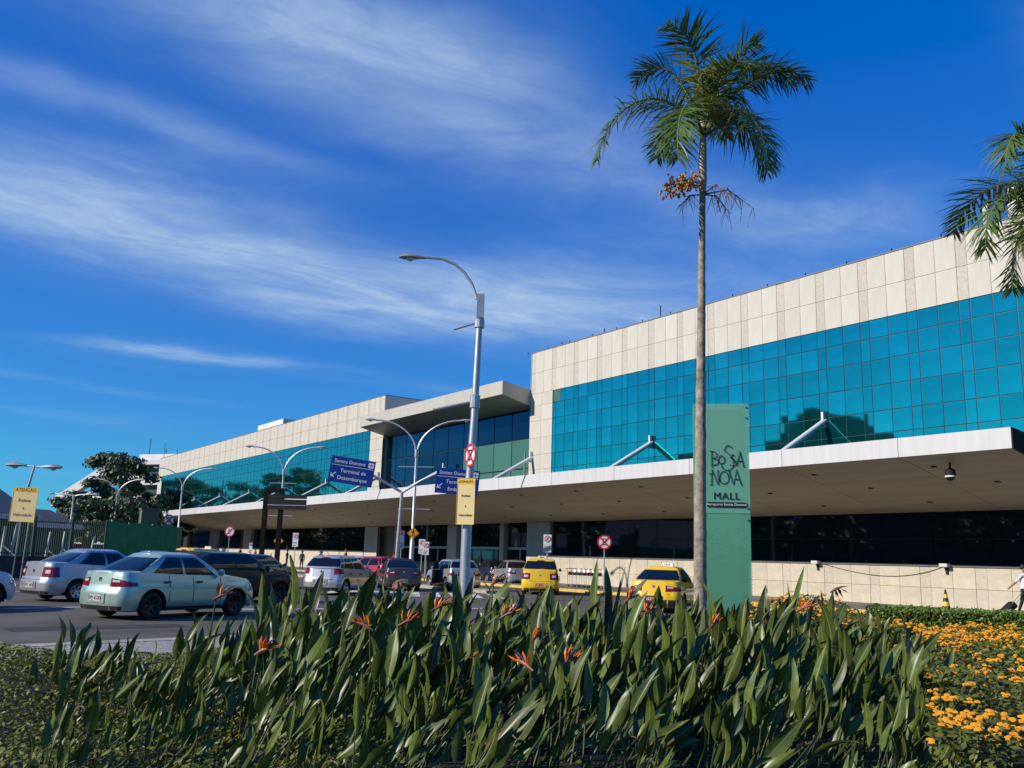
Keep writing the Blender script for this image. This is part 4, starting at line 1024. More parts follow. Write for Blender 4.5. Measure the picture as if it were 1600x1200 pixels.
        if not c.lid: gv = c.green(19, .93, .01); MB().box(gv.x - .02, gv.x + .03, -.16, .16, gv.z - .02, gv.z + .03).build('brake_light', M['tail_red'], t)
        else: gv = c.green(19, .96, .0)
        MB().tube([(c.xtR + .25, 0, c.H - .02), (c.xtR + .02, 0, c.H + .14)], .008, 5).build('aerial', M['trim'], t)
    if dark_bumper:
        mk = MB()
        for sd_ in (1, -1):
            p = c.patch(c.pr(c.hw - .02), c.n - 1.001, .30, .44, sd_, off=.008, n=8, m=2); mk.add(p.v, p.f)
        mk.build('bumper_insert', M['trim'], t)
    if taxi:
        ts = MB().hexa([(.0, -.22, c.H), (.16, -.22, c.H), (.16, .22, c.H), (.0, .22, c.H), (.03, -.19, c.H + .13), (.13, -.19, c.H + .13), (.13, .19, c.H + .13), (.03, .19, c.H + .13)]).build('roof_sign', M['sign_white'], t, fix=True)
        lettering('roof_word', 'TAXI', .10, M['ink'], ts, (.012, 0, c.H + .065), (pi / 2 - .22, 0, -pi / 2))
        for sd_ in (1, -1):      # blue stripe along the flank
            c.patch(c.ps(c.xf - .75), c.ps(c.xb + .5), .66, .74, sd_, off=.005, n=14, m=1).build('side_stripe', M['sign_blue'], t, True)
    if door_open:
        d = MB().hexa([(-.02, 0, .30), (.95, 0, .30), (.95, .07, .30), (-.02, .07, .30), (-.02, 0, .98), (.95, 0, .98), (.95, .05, .98), (-.02, .05, .98)])
        dr = d.build('open_door', M['trim'], t, loc=(-.12, c.hw - .02, 0), rz=radians(142), fix=True)
        MB().hexa([(.0, .01, .99), (.92, .01, .99), (.92, .04, .99), (.0, .04, .99), (.1, .0, 1.40), (.62, .0, 1.40), (.62, .03, 1.40), (.1, .03, 1.40)]).build('door_window', G_, dr, fix=True)
        MB().hexa([(-.02, -.02, .30), (.95, -.02, .30), (.95, -.004, .30), (-.02, -.004, .30), (-.02, -.02, .98), (.95, -.02, .98), (.95, -.004, .98), (-.02, -.004, .98)]).build('door_skin', pm, dr, fix=True)
    return t
make_car('sedan_car', 'pale green-silver sedan nearest the planted bed, rear light dark red', 'sedan', 'car_greensilver', (-8.18, 22.99), 59.4, rim='rim_dark', plate_txt='EPJ 6520', scale=1.027, W=1.66, L=4.13, wb=2.44, fo=.82)
make_car('sedan_car', 'silver sedan with clear-centred tail lights parked by the yellow warning sign', 'sedan', 'car_bluesilver', (-12.55, 29.0), 55.5, plate_txt='KPS 3602', lights='clear', L=4.45, W=1.74, H=1.51, wb=2.62, fo=.86, belt=1.02, tail=1.10, xtF=.20, xtR=-1.0, xd=-1.78)
make_car('white_car', 'white car cut off by the left edge, only its front wing showing', 'hatch', 'car_white', (-14.10, 22.6), 60)
make_car('estate_car', 'black-green estate car just behind the green-silver sedan', 'wagon', 'car_black', (-8.75, 29.9), 53, rim='rim_dark')
make_car('hatchback', 'silver hatchback with glowing red tail lights in the middle lane', 'hatch', 'car_silver', (-6.75, 38.1), 74, lights='hatch', plate_txt='PUA 3137', plate_z=.50, H=1.53)
make_car('sedan_car', 'dark brown sedan seen from behind beside the red car', 'sedan', 'car_brown', (-5.20, 44.7), 104, rim='rim', plate_txt='LRW 6083', dark_bumper=False, W=1.72, H=1.48)
make_car('hatchback', 'small red car turned to the left behind the silver hatchback', 'hatch', 'car_red', (-7.6, 52.5), 140)
make_car('hatchback', 'white car behind the red car, only its cabin showing', 'hatch', 'car_white', (-9.6, 58.0), 128)
make_car('hatchback', 'silver car with a rear side door standing open behind the lamp post', 'hatch', 'car_silver', (-2.72, 47.1), 114, H=1.50, L=4.0, door_open=True)
make_car('sedan_car', 'dark navy car beyond the silver cars at the entrance doors', 'sedan', 'car_navy', (-1.0, 62.5), 112)
make_car('sedan_car', 'silver sedan half hidden behind the yellow minivan taxi', 'sedan', 'car_silver', (0.35, 59.0), 107, L=4.3, W=1.74, H=1.53, wb=2.63, fo=.82)
make_car('minivan', 'yellow minivan taxi seen squarely from behind', 'minivan', 'car_yellow', (1.72, 45.4), 86, plate_m='plate_red', plate_txt='KZX 2184', lights='clear', taxi=True)
make_car('sedan_car', 'yellow sedan taxi with grey lower bumper beside the front palm', 'sedan', 'car_yellow', (5.62, 32.45), 68, plate_m='plate_red', plate_txt='LLS 9312', taxi=True, dark_bumper=True, H=1.50, W=1.72)
make_car('sedan_car', 'dark navy sedan with a red tail light left of the silver hatchback', 'sedan', 'car_navy', (-11.2, 42.2), 66)
make_car('estate_car', 'black car roof just behind the black-green estate', 'wagon', 'car_black', (-11.8, 37.5), 60)
make_car('minivan', 'distant yellow taxi showing only its roof above the dark cars', 'minivan', 'car_yellow', (-17.0, 52.5), 66, taxi=True, lights='clear')
make_car('sedan_car', 'distant blue car roof beside the green hoarding', 'sedan', 'car_blue', (-17.9, 48.0), 64)
make_car('hatchback', 'distant silver car roof between the yellow taxi and the dark sedan', 'hatch', 'car_silver', (-14.6, 50.0), 66)
# ================================================================== glass totem sign
gm = bpy.data.materials.new('frosted_glass'); gm.use_nodes = True; t_ = gm.node_tree; b_ = t_.nodes['Principled BSDF']
b_.inputs['Base Color'].default_value = (0.24, 0.54, 0.40, 1); b_.inputs['Roughness'].default_value = .22
tp_ = t_.nodes.new('ShaderNodeBsdfTransparent'); tp_.inputs['Color'].default_value = (.60, .88, .76, 1)
ms_ = t_.nodes.new('ShaderNodeMixShader'); ms_.inputs[0].default_value = .45
t_.links.new(b_.outputs[0], ms_.inputs[1]); t_.links.new(tp_.outputs[0], ms_.inputs[2]); t_.links.new(ms_.outputs[0], t_.nodes['Material Output'].inputs['Surface']); M['frosted'] = gm
gm2 = gm.copy(); M['frosted_low'] = gm2; gm2.node_tree.nodes['Principled BSDF'].inputs['Base Color'].default_value = (.17, .46, .31, 1)
mat('totem_core', (.34, .60, .48), .4); mat('totem_dark', (.03, .085, .062), .5)
TT = thing('totem_sign', 'tall frosted green glass totem lettered for the mall behind the palm trunk', 'sign', (4.74, 20.3, .13), radians(-10))
tw = .61
MB().box(-.40, .40, .10, .34, 0, 4.96).build('core', M['totem_core'], TT)
for s in (-1, 1): MB().box(s * .47 - .05, s * .47 + .05, .08, .36, 0, 5.02).build('core_post', M['totem_dark'], TT)
for y, z0, z1 in ((0.0, 2.60, 5.06), (0.0, 0.0, 2.585), (.42, 2.60, 5.06), (.42, 0, 2.585)):
    MB().box(-tw, tw, y, y + .015, z0, z1).build('glass_panel', M['frosted' if z0 > 1 else 'frosted_low'], TT)
for z in (4.98, 4.74, 2.72, 2.46, .3):
    for s in (-1, 1):
        MB().lathe([(.0, -.035), (.022, -.03), (.024, .0), (.012, .005), (.012, .10)], 8, 'y', (s * (tw - .06), 0, z)).build('standoff', M['chrome'], TT, True)
# dotted texture on the lower pane
dt = MB()
for i in range(31):
    for j in range(58):
        z = .05 + j * .041; x = -.61 + i * .0405 + (j % 2) * .02
        if z > 2.3 or R.random() < max(0, (z - 1.5) / 1.0): continue
        dt.add([(x - .009, -.002, z), (x, -.002, z - .009), (x + .009, -.002, z), (x, -.002, z + .009)], [(0, 1, 2, 3)])
tag(dt.build('dot_print', M['totem_dark'], TT), kind='stuff')
def strokes(name, lines, r, m, parent, y=-.016):
    for pts in lines: MB().tube([(x, y, z) for x, z in pts], r, 6).build(name, M[m], parent, True)
def circ(cx, cz, rx, rz, a0, a1, n=14): return [(cx + rx * cos(radians(a0 + (a1 - a0) * k / n)), cz + rz * sin(radians(a0 + (a1 - a0) * k / n))) for k in range(n + 1)]
X = lambda l, ox, oz, s: [(ox + x * s, oz + z * s) for x, z in l]
# letters of the first word, then the second (unit height about 1), thin line lettering
S = .30
B1, B2 = (-.24, 3.66), (-.24, 3.25)
L1 = []
L1.append(X([(0.08, -.15), (.08, 1.05), (-.06, 1.05)], B1[0], B1[1], S)); L1.append(X(circ(.10, .78, .36, .27, 90, -90) + circ(.10, .26, .44, .26, 90, -80), B1[0], B1[1], S))
L1.append(X(circ(.78, .42, .22, .30, 0, 360, 20), B1[0], B1[1], S))
L1.append(X(circ(1.30, 1.18, .28, .30, 20, 200) + circ(1.20, .25, .46, .62, 60, -160, 18), B1[0], B1[1], S))
L1.append(X(circ(1.62, .62, .14, .17, 20, 230) + circ(1.62, .20, .20, .24, 80, -150), B1[0], B1[1], S))
L1.append(X([(1.88, .0), (2.12, 1.08), (2.42, -.15)], B1[0], B1[1], S)); L1.append(X([(1.95, .32), (2.28, .32)], B1[0], B1[1], S))
L1.append(X([(-.10, -.10), (.06, -.10), (.06, 1.10), (.52, -.08), (.52, 1.02)], B2[0], B2[1], S)); L1.append(X([(-.12, .72), (.18, .72)], B2[0], B2[1], S))
L1.append(X(circ(.95, .46, .34, .46, 0, 360, 20), B2[0], B2[1], S))
L1.append(X([(1.30, 1.05), (1.60, -.05), (1.86, 1.08), (2.22, -.12)], B2[0], B2[1], S)); L1.append(X([(1.78, .34), (2.06, .34)], B2[0], B2[1], S))
strokes('logo_stroke', L1, .0095, 'ink', TT)
lettering('logo_word', 'MALL', .22, M['ink'], TT, (.10, -.010, 2.97), depth=.012, spacing=1.12)
bpn = MB().box(-.32, .52, -.030, -.006, 2.74, 2.84).build('name_bar', M['ink'], TT)
lettering('name_words', 'Aeroporto Santos Dumont', .078, M['sign_white'], bpn, (.10, -.032, 2.79))

# ================================================================== palms
def frond_mesh(seed, path, n=46, llen=.55, sag=.55, mt='frond', wid=.017, dense_=1.0, vee=.35):
    """path: list of points for the rachis; leaflets on both sides"""
    r = random.Random(seed); P = [Vector(p) for p in path]; n = int(n * 1.75)
    def at(t):
        f = t * (len(P) - 1); i = min(int(f), len(P) - 2); f -= i
        a = P[max(i - 1, 0)]; b = P[i]; c = P[i + 1]; d = P[min(i + 2, len(P) - 1)]
        return .5 * ((2 * b) + (c - a) * f + (2 * a - 5 * b + 4 * c - d) * f * f + (3 * b - a - 3 * c + d) * f ** 3)
    lf = MB(); ra = [at(k / 18) for k in range(19)]
    rm = MB().tube(ra, [.030 * (1 - .85 * k / 18) + .003 for k in range(19)], 6)
    for k in range(n):
        t = .12 + .88 * (k + r.random() * .6) / n; p = at(t); d = (at(min(1, t + .02)) - at(t - .02)).normalized()
        side = d.cross(Vector((0, 0, 1)))
        if side.length < .1: side = Vector((1, 0, 0))
        side.normalize(); up = side.cross(d).normalized()
        L = llen * 1.34 * (sin(pi * min(1, .15 + .80 * t)) ** .7) * r.uniform(.8, 1.12)
        fwd = .35 + .75 * t
        for s in (-1, 1):
            dr = (side * s + d * fwd * r.uniform(.5, 1.5) + up * vee * r.uniform(-.8, 1.5) + Vector((r.gauss(0, .12), r.gauss(0, .12), r.gauss(0, .12)))).normalized()
            q = p; pr_ = None; m_ = 4; g = r.uniform(.5, 1.6) * sag; w0 = wid * r.uniform(.8, 1.2)
            nrm = dr.cross(d).normalized(); wv = dr.cross(nrm).normalized()
            pts = []
            for j in range(m_ + 1):
                f = j / m_; w = w0 * (.55 + 1.0 * f if f < .4 else 1.0 - (f - .4) / .6 * .92)
                pts.append((q - wv * w, q + wv * w)); dr = (dr + Vector((0, 0, -1)) * g / m_ * (.5 + f)).normalized(); q = q + dr * L / m_
            o = len(lf.v)
            for a, b in pts: lf.v += [tuple(a), tuple(b)]
            for j in range(m_): lf.f.append((o + 2 * j, o + 2 * j + 1, o + 2 * j + 3, o + 2 * j + 2)); lf.m.append(0)
    return rm, lf
def frond(palm, seed, path, mt='frond', **k):
    rm, lf = frond_mesh(seed, path, **k)
    f = rm.build('frond', M['rachis'], palm, True); lf.build('leaflets', M[mt], f, False); return f
def curve(az, el, L, droop, n=7, z0=0.0, r0=.10):
    """rachis leaving at azimuth az, elevation el, bending downwards by droop radians"""
    p = Vector((cos(az) * r0, sin(az) * r0, z0)); out = [p]
    for k in range(n):
        e = el - droop * ((k + .5) / n) ** 1.25; p = p + Vector((cos(az) * cos(e), sin(az) * cos(e), sin(e))) * L / n; out.append(p)
    return out
PB = Vector((3.43, 16.5, .15)); PH = 9.75
PM = thing('palm_tree', 'slender tall palm with ringed grey trunk in the planted bed', 'palm', PB)
tp = [(0, 0, 0), (.01, 0, .5), (.03, 0, 2.2), (.06, 0, 4.5), (.10, 0, 6.8), (.135, 0, 8.55)]; tr_ = [.150, .120, .108, .090, .070, .057]
mb = MB(); pts = []; rr = []
for k in range(90):
    z = 8.55 * k / 89; f = z / 8.55
    for i in range(len(tp) - 1):
        if tp[i][2] <= z <= tp[i + 1][2] + 1e-6: g = (z - tp[i][2]) / (tp[i + 1][2] - tp[i][2]); x = tp[i][0] + (tp[i + 1][0] - tp[i][0]) * g; r_ = tr_[i] + (tr_[i + 1] - tr_[i]) * g
    pts.append((x + R.uniform(-.004, .004), R.uniform(-.004, .004), z)); rr.append(r_ * (1.035 if k % 3 == 0 else .985))
mb.tube(pts, rr, 14).build('trunk', M['bark'], PM, True)
MB().tube([(.135, 0, 8.5), (.137, 0, 8.75), (.145, 0, 9.4), (.15, 0, 9.95), (.15, 0, 10.2)], [.066, .085, .078, .06, .03], 12).build('crownshaft', M['crownshaft'], PM, True)
CX, CZ = .15, 9.62
def pm_frond(seed, path, **k):
    return frond(PM, seed, [(CX + p[0], p[1], CZ + p[2]) for p in path], **k)
pm_frond(1, [(0, 0, 0), (-.35, -.15, .38), (-.80, -.35, .58), (-1.25, -.5, .50), (-1.70, -.6, .15), (-2.0, -.65, -.35), (-2.12, -.68, -.85)], n=50, llen=.62, sag=.9)
pm_frond(2, [(0, 0, 0), (-.22, -.45, .28), (-.48, -.9, .20), (-.66, -1.2, -.18), (-.75, -1.4, -.65), (-.76, -1.5, -1.15)], n=50, llen=.66, sag=.55)
pm_frond(3, [(0, 0, .1), (-.16, .1, .7), (-.38, .2, 1.25), (-.68, .3, 1.62), (-1.0, .4, 1.66), (-1.25, .45, 1.42)], n=46, llen=.60, sag=.5)
pm_frond(4, [(0, 0, .15), (-.04, -.05, .8), (-.12, -.14, 1.4), (-.26, -.3, 1.78), (-.5, -.5, 1.98), (-.8, -.7, 1.95)], n=44, llen=.62, sag=.5, vee=.6)
pm_frond(5, [(0, 0, .1), (.16, .1, .7), (.38, .2, 1.25), (.66, .3, 1.66), (1.0, .4, 1.86), (1.25, .45, 1.75)], n=48, llen=.68, sag=.4, vee=.7)
pm_frond(6, [(0, 0, .05), (.30, -.1, .55), (.72, -.2, .98), (1.15, -.3, 1.20), (1.60, -.4, 1.25), (1.98, -.45, 1.05)], n=50, llen=.62, sag=.8)
pm_frond(7, [(0, 0, 0), (.22, -.35, .30), (.48, -.7, .28), (.72, -.95, -.05), (.86, -1.1, -.5), (.92, -1.2, -1.10)], n=54, llen=.68, sag=.7)
pm_frond(14, [(0, 0, 0), (.34, .1, .30), (.72, .2, .42), (1.05, .25, .25), (1.25, .28, -.12), (1.32, .3, -.55)], n=46, llen=.6, sag=.8)
pm_frond(8, [(0, 0, .1), (.12, .4, .6), (.34, .85, 1.0), (.6, 1.3, 1.1), (.85, 1.7, .9)], n=44, llen=.6, sag=.6)
pm_frond(9, [(0, 0, .1), (-.15, .45, .5), (-.3, .95, .8), (-.45, 1.4, .75), (-.6, 1.8, .4)], n=44, llen=.6, sag=.6)
pm_frond(10, [(0, 0, .1), (.10, -.4, .55), (.22, -.9, .85), (.36, -1.35, .85), (.5, -1.7, .6)], n=40, llen=.5, sag=.6)
pm_frond(11, [(0, 0, .1), (.2, 0, .9), (.5, .05, 1.5), (.85, .05, 1.95), (1.1, .0, 2.05)], n=40, llen=.55, sag=.35, vee=.6)
pm_frond(12, [(.45, -.25, 1.0), (.9, -.3, 1.35), (1.35, -.35, 1.3), (1.7, -.4, .95)], n=26, llen=.5, sag=1.1, mt='frond')
pm_frond(13, [(-.05, -.4, .55), (-.15, -.7, .85), (-.2, -.95, .9), (-.12, -1.1, .7)], n=16, llen=.42, sag=.6, mt='frond_yellow')
# fruit stalks below the crownshaft
for k, (az, L, ripe) in enumerate(((pi, .75, True), (pi * 1.2, .6, True), (-.2, .95, False), (pi * 1.65, .8, False), (.5, .7, False), (pi * .8, .55, False))):
    st = MB(); fr = MB(); z0 = 8.62 if ripe else 8.45
    base = Vector((.135, 0, z0)); mid = base + Vector((cos(az), sin(az), .15)) * L * .5; tip = base + Vector((cos(az), sin(az), -.15 if ripe else -.35)) * L
    st.tube([base, mid, tip], [.018, .013, .006], 5)
    for j in range(40 if ripe else 22):
        f = R.uniform(.3, 1); p = base.lerp(mid, f * 2) if f < .5 else mid.lerp(tip, f * 2 - 1)
        q = p + Vector((R.gauss(0, .12), R.gauss(0, .12), R.uniform(-.20, .10) if ripe else R.uniform(-.45, .05)))
        st.tube([p, p.lerp(q, .6) + Vector((0, 0, .02)), q], [.006, .004, .003], 4)
        if ripe:
            for _ in range(3):
                c = q + Vector((R.gauss(0, .025), R.gauss(0, .025), R.gauss(0, .03))); fr.lathe([(0, -.030), (.022, -.008), (.022, .012), (0, .030)], 6, 'z', c)
    s_ = st.build('fruit_stalk', M['dry'] if not ripe else M['rachis'], PM)
    if ripe: tag(fr.build('fruits', M['fruit'], s_), kind='stuff')
# dry tuft in the crown
dtf = MB()
for k in range(40):
    a = R.uniform(0, 2 * pi); b = Vector((.22, -.1, 10.35)); dtf.tube([b, b + Vector((cos(a) * .15, sin(a) * .15, .25)), b + Vector((cos(a) * .26, sin(a) * .2, R.uniform(-.05, .3)))], .006, 4)
dtf.build('dry_tuft', M['dry'], PM)
# second palm, its trunk beyond the right edge
P2 = thing('palm_tree', 'palm at the right edge, only its drooping fronds in view', 'palm', (8.55, 13.6, .15))
MB().tube([(0, 0, 0), (0, 0, 3.0), (.02, 0, 6.4)], [.15, .12, .09], 12).build('trunk', M['bark'], P2, True)
MB().tube([(.02, 0, 6.35), (.02, 0, 6.7), (.02, 0, 7.5)], [.09, .11, .05], 12).build('crownshaft', M['crownshaft'], P2, True)
def p2f(seed, path, **k): return frond(P2, seed, [(p[0], p[1], 7.3 + p[2]) for p in path], **k)
p2f(31, [(0, 0, 0), (-.15, -.1, .55), (-.42, -.2, .95), (-.68, -.25, 1.0), (-.86, -.3, .72), (-.92, -.3, .38)], n=40, llen=.52, sag=.5)
p2f(32, [(0, 0, 0), (-.3, 0, .12), (-.62, 0, .12), (-.95, -.05, -.08), (-1.16, -.1, -.45), (-1.22, -.1, -.9)], n=46, llen=.62, sag=.7)
p2f(33, [(0, 0, -.1), (-.22, -.3, -.1), (-.5, -.55, -.22), (-.70, -.75, -.55), (-.76, -.85, -.95), (-.74, -.9, -1.3)], n=44, llen=.52, sag=.5, mt='frond')
p2f(34, [(-.25, -.55, -.35), (-.52, -.6, -.50), (-.72, -.65, -.80), (-.78, -.7, -1.1)], n=16, llen=.36, sag=.5, mt='frond_yellow')
p2f(35, [(0, 0, -.1), (-.1, .3, -.15), (-.28, .5, -.35), (-.4, .6, -.8), (-.42, .65, -1.3)], n=40, llen=.5, sag=.5)
for k in range(6): p2f(40 + k, curve(-1.2 + k * .62, 1.15 - .15 * k % .6, 2.4, 1.7 + .2 * (k % 3)), n=40, llen=.55, sag=.6)

# ================================================================== planted bed
def leaf_mesh(seed, hp, Lb, wb_, bend, curl, mt='leaf', fold=.45):
    """petiole hp long, paddle blade Lb long; grows along z, bends towards +x"""
    r = random.Random(seed); mb = MB(); p = Vector((0, 0, 0)); e = 0.0; n1 = 5; pts = [p]
    for k in range(n1): e += bend * .35 / n1; p = p + Vector((sin(e), 0, cos(e))) * hp / n1; pts.append(p)
    mb.tube(pts, [.012, .011, .010, .009, .0075, .006], 5, False, 1)
    n2 = 9; rows = []
    prof = [.10, .52, .85, 1.0, .98, .88, .72, .52, .28, .02]
    tw_ = r.uniform(-.22, .22); wav = r.uniform(0, 6)
    for k in range(n2 + 1):
        f = k / n2; w = prof[k] * wb_ * .5; nx = Vector((cos(e), 0, -sin(e)))     # normal of the blade (towards +x)
        fo = fold * (1 - .5 * f); t = tw_ * f
        side = Vector((0, 1, 0)) * cos(t) + nx * sin(t); nn = nx * cos(t) - Vector((0, 1, 0)) * sin(t)
        wv = .05 * wb_ * sin(wav + f * 9)
        rows.append((p - side * w * cos(fo) - nn * (w * sin(fo) + wv), p - side * w * .5 * cos(fo) - nn * w * .35 * sin(fo), p - side * .0035, p + side * .0035, p + side * w * .5 * cos(fo) - nn * w * .35 * sin(fo), p + side * w * cos(fo) - nn * (w * sin(fo) - wv)))
        e += (bend * .65 + curl * f * 2) / n2; p = p + Vector((sin(e), 0, cos(e))) * Lb / n2
    o = len(mb.v)
    for row in rows: mb.v += [tuple(v) for v in row]
    for k in range(n2):
        for j in range(5): a = o + k * 6 + j; mb.f.append((a, a + 1, a + 7, a + 6)); mb.m.append(2 if j == 2 and k < n2 - 1 else 0)
    return mb.mesh('leaf', [M[mt], M['petiole'], M['midrib']], True, 1.2)
LV = []
for k in range(16):
    r = random.Random(100 + k)
    LV.append(leaf_mesh(k, r.uniform(.40, .76), r.uniform(.38, .58), r.uniform(.090, .155), r.uniform(.0, .35), r.uniform(0, .35) if k % 3 else r.uniform(.5, .9), fold=r.uniform(.3, .9)))
LYEL = [leaf_mesh(50, .4, .42, .11, .7, .6, 'leaf_yellow'), leaf_mesh(51, .5, .36, .09, .4, .9, 'leaf_yellow')]
LDRY = [leaf_mesh(70 + k_, .35, .36, .06, .9, 1.4, 'dry', fold=1.2) for k_ in range(2)]
LBIG = leaf_mesh(60, .62, .72, .12, .05, .05, fold=.8)
def flower(parent, loc, h, az, wilt=False):
    e = bpy.data.objects.new('flower', MB().tube([(0, 0, 0), (.02, 0, h * .6), (.05, 0, h)], [.009, .008, .007], 5).mesh('flower', M['petiole'])); C.objects.link(e); e.parent = parent; e.location = loc; e.rotation_euler = (0, 0, az)
    t = Vector((.05, 0, h))
    bk = MB().tube([t + Vector((-.03, 0, -.02)), t + Vector((.04, 0, .02)), t + Vector((.10, 0, .04)), t + Vector((.18, 0, .05))], [.008, .015, .010, .002], 6).build('beak', M['beak'] if not wilt else M['dry'], e, True)
    for k in range(5):
        a = 1.45 - k * .22 + R.uniform(-.12, .12); y = R.uniform(-.45, .45); d = Vector((cos(a), y, sin(a))).normalized(); L = R.uniform(.085, .13)
        if wilt: d = Vector((cos(a), y * 1.5, -sin(a) * .8)).normalized()
        b = t + Vector((.01 + .02 * k, 0, .02)); s = Vector((-d.y, d.x, 0)); s = (s if s.length > .1 else Vector((0, 1, 0))).normalized() * .016; up = d.cross(s).normalized() * .006
        m = MB().add([b - s * .3, b + s * .3, b + d * L * .5 + s, b + d * L * .5 - s, b + d * L, b + d * L * .45 + up * 2], [(0, 1, 5), (1, 2, 5), (2, 4, 5), (4, 3, 5), (3, 0, 5), (0, 3, 4, 2, 1)])
        m.build('petal', M['petal'] if not wilt else M['beak'], e)
    if not wilt: MB().tube([t + Vector((.03, 0, .02)), t + Vector((.10, 0, .085)), t + Vector((.15, 0, .11))], [.004, .008, .001], 5).build('tongue', M['tongue'], e)
    return e
GRP = 'bird-of-paradise plants massed in the front bed'
def zone(x, y):
    a = ('left', 'middle', 'right')[(x > -.12 * y) + (x > .17 * y)]; b = ('front edge', 'middle rows', 'back rows')[(y > 7.2) + (y > 9.6)]
    return f'flowerless paddle-leaved plant in the {b} of the bed, {a} third'
nplant = 0; RB = random.Random(5)
def strelitzia(x, y, hs, nl=9, label=None, group=GRP, spread=1.0, fl=None, yellow=0, big=0):
    t = thing('strelitzia_plant', label or zone(x, y), 'plant', (x, y, .15), 0, None if label else group)
    for k in range(nl):
        o = put('leaf', LDRY[k % 2] if k == nl - 1 and RB.random() < .35 else LYEL[k % 2] if k < yellow else (LBIG if k < yellow + big else LV[RB.randrange(len(LV))]), t, (RB.gauss(0, .07), RB.gauss(0, .07), 0))
        s = hs * RB.uniform(.72, 1.12); az = 2 * pi * k / nl + RB.uniform(-.5, .5)
        o.scale = (s, s, s); tilt = (abs(RB.gauss(.12, .20)) if RB.random() < .58 else RB.uniform(.35, .95)) * spread + (0 if k >= yellow + big or k < yellow else -.02)
        o.rotation_mode = 'ZYX'; o.rotation_euler = (RB.gauss(0, .08), tilt, az)
    if fl:
        for (dx, dy, h, az, wl) in fl: flower(t, (dx, dy, 0), h, az, wl)
    return t
# positions inside the bed (metres from the viewer); flowers are placed on named plants further down
def in_bed(x, y):
    if y < 5.5 or y > 12.6: return False
    l = -0.50 * y + .15 if y < 9.4 else -.27 * y
    r_ = .485 * y if y < 8.5 else .43 * y
    return l < x < r_
pos = []; yy = 5.6
while yy < 12.6:
    xx = -5.6 + RB.uniform(0, .4)
    while xx < 5.6:
        x, y = xx + RB.uniform(-.2, .2), yy + RB.uniform(-.2, .2)
        if in_bed(x, y): pos.append((x, y))
        xx += .48
    yy += .47
for x, y in pos:
    hs = RB.uniform(.80, 1.0)
    if x < -.22 * y: hs *= .80 if y < 9 else .92
    if x < -.36 * y: hs *= .84
    if y < 7.6: hs *= .84
    if y < 6.8: hs *= .88
    if y < 6.1: hs *= .84
    if x > .30 * y: hs *= 1 - 1.9 * (x / y - .30)
    strelitzia(x, y, hs, 9 if y > 8 else 12, yellow=1 if RB.random() < .10 else 0)
# individually recognisable plants
strelitzia(-2.05, 9.3, 1.08, 10, 'tall leafy plant whose leaves overlap the silver hatchback', spread=1.25)
strelitzia(-1.55, 8.6, 1.02, 9, 'tall leafy plant just right of the one overlapping the silver hatchback', spread=1.2)
strelitzia(.92, 9.4, 1.10, 7, 'plant with two tall upright blades left of the yellow sedan taxi', big=2, spread=.35)
strelitzia(2.95, 10.2, 1.02, 7, 'plant with a tall pale blade beside the glass totem', big=1, spread=.5)
FL = [((-2.75, 8.6), 1.02, 'plant with an orange flower at the left end of the bed'),
      ((-1.25, 9.8), 1.16, 'plant with a fading orange flower below the brown sedan'),
      ((-.98, 8.0), .88, 'plant with paired orange flowers left of the lamp post'),
      ((-.75, 8.6), .98, 'plant with a star-shaped orange flower left of the lamp post'),
      ((-.22, 9.4), 1.20, 'plant with a large orange flower beside the lamp post base'),
      ((-.12, 8.3), .95, 'plant with a small spread flower below the lamp post'),
      ((.15, 7.6), .80, 'plant with an orange flower low in the middle of the bed'),
      ((1.10, 9.2), 1.08, 'plant with an orange-red flower under the yellow sedan taxi'),
      ((1.22, 8.8), .98, 'plant with a flower just below the one under the taxi'),
      ((1.75, 8.3), .92, 'plant with a ragged orange flower before the palm trunk'),
      ((.35, 6.8), .72, 'plant with two short orange flowers in the middle front'),
      ((-.45, 7.2), .66, 'plant with a narrow orange bud left of the middle front'),
      ((2.35, 8.8), .98, 'plant with a fading flower before the totem'),
      ((-1.9, 7.0), .72, 'plant with an orange flower low at the left of the bed')]
for k, ((x, y), h, lb) in enumerate(FL):
    f = [(.05, -.05, h, RB.uniform(-.8, 1.2) if k != 0 else 0.3, k in (1, 12))]
    if 'paired' in lb or 'two' in lb: f.append((-.12, -.02, h * .95, RB.uniform(-1, 1) + 2.6, False))
    strelitzia(x, y, .86, 7, lb, fl=f)
# wilted flower standing clear on the right
wf = strelitzia(3.35, 9.8, .85, 6, 'plant with a tall withered flower in front of the stone wall', fl=[(.05, 0, 1.22, .2, True), (-.35, -.1, 1.02, -.4, False)])
def scatter(name, label, cat, region, n, leaf, hfun, mt, seed, elong=1.6):
    r = random.Random(seed); mb = MB(); c = 0
    while c < n:
        p = region(r)
        if p is None: continue
        x, y = p; z = hfun(x, y) * (1 - .55 * r.random() ** 2)
        nrm = Vector((r.gauss(0, .7), r.gauss(0, .7), 1)).normalized(); a = nrm.orthogonal().normalized(); b = nrm.cross(a); t = r.uniform(0, 2 * pi)
        a, b = a * cos(t) + b * sin(t), b * cos(t) - a * sin(t); s = leaf * r.uniform(.6, 1.4); q = Vector((x, y, z + .15))
        mb.quad(q - a * s * elong * .5, q - b * s * .4, q + a * s * elong * .5, q + b * s * .4); c += 1
    o = mb.build(name, M[mt]); return tag(o, label, cat, kind='stuff')
K3 = offset(KERB, 3.3)
def kerb_y(x):
    for (x0, y0_), (x1, y1_) in zip(K3[:-1], K3[1:]):
        if x0 <= x <= x1: return y0_ + (y1_ - y0_) * (x - x0) / (x1 - x0)
    return 8
from mathutils import noise as NZ
def hump(s, a, b): return lambda x, y: a + b * NZ.noise(Vector((x * s, y * s, 0)))
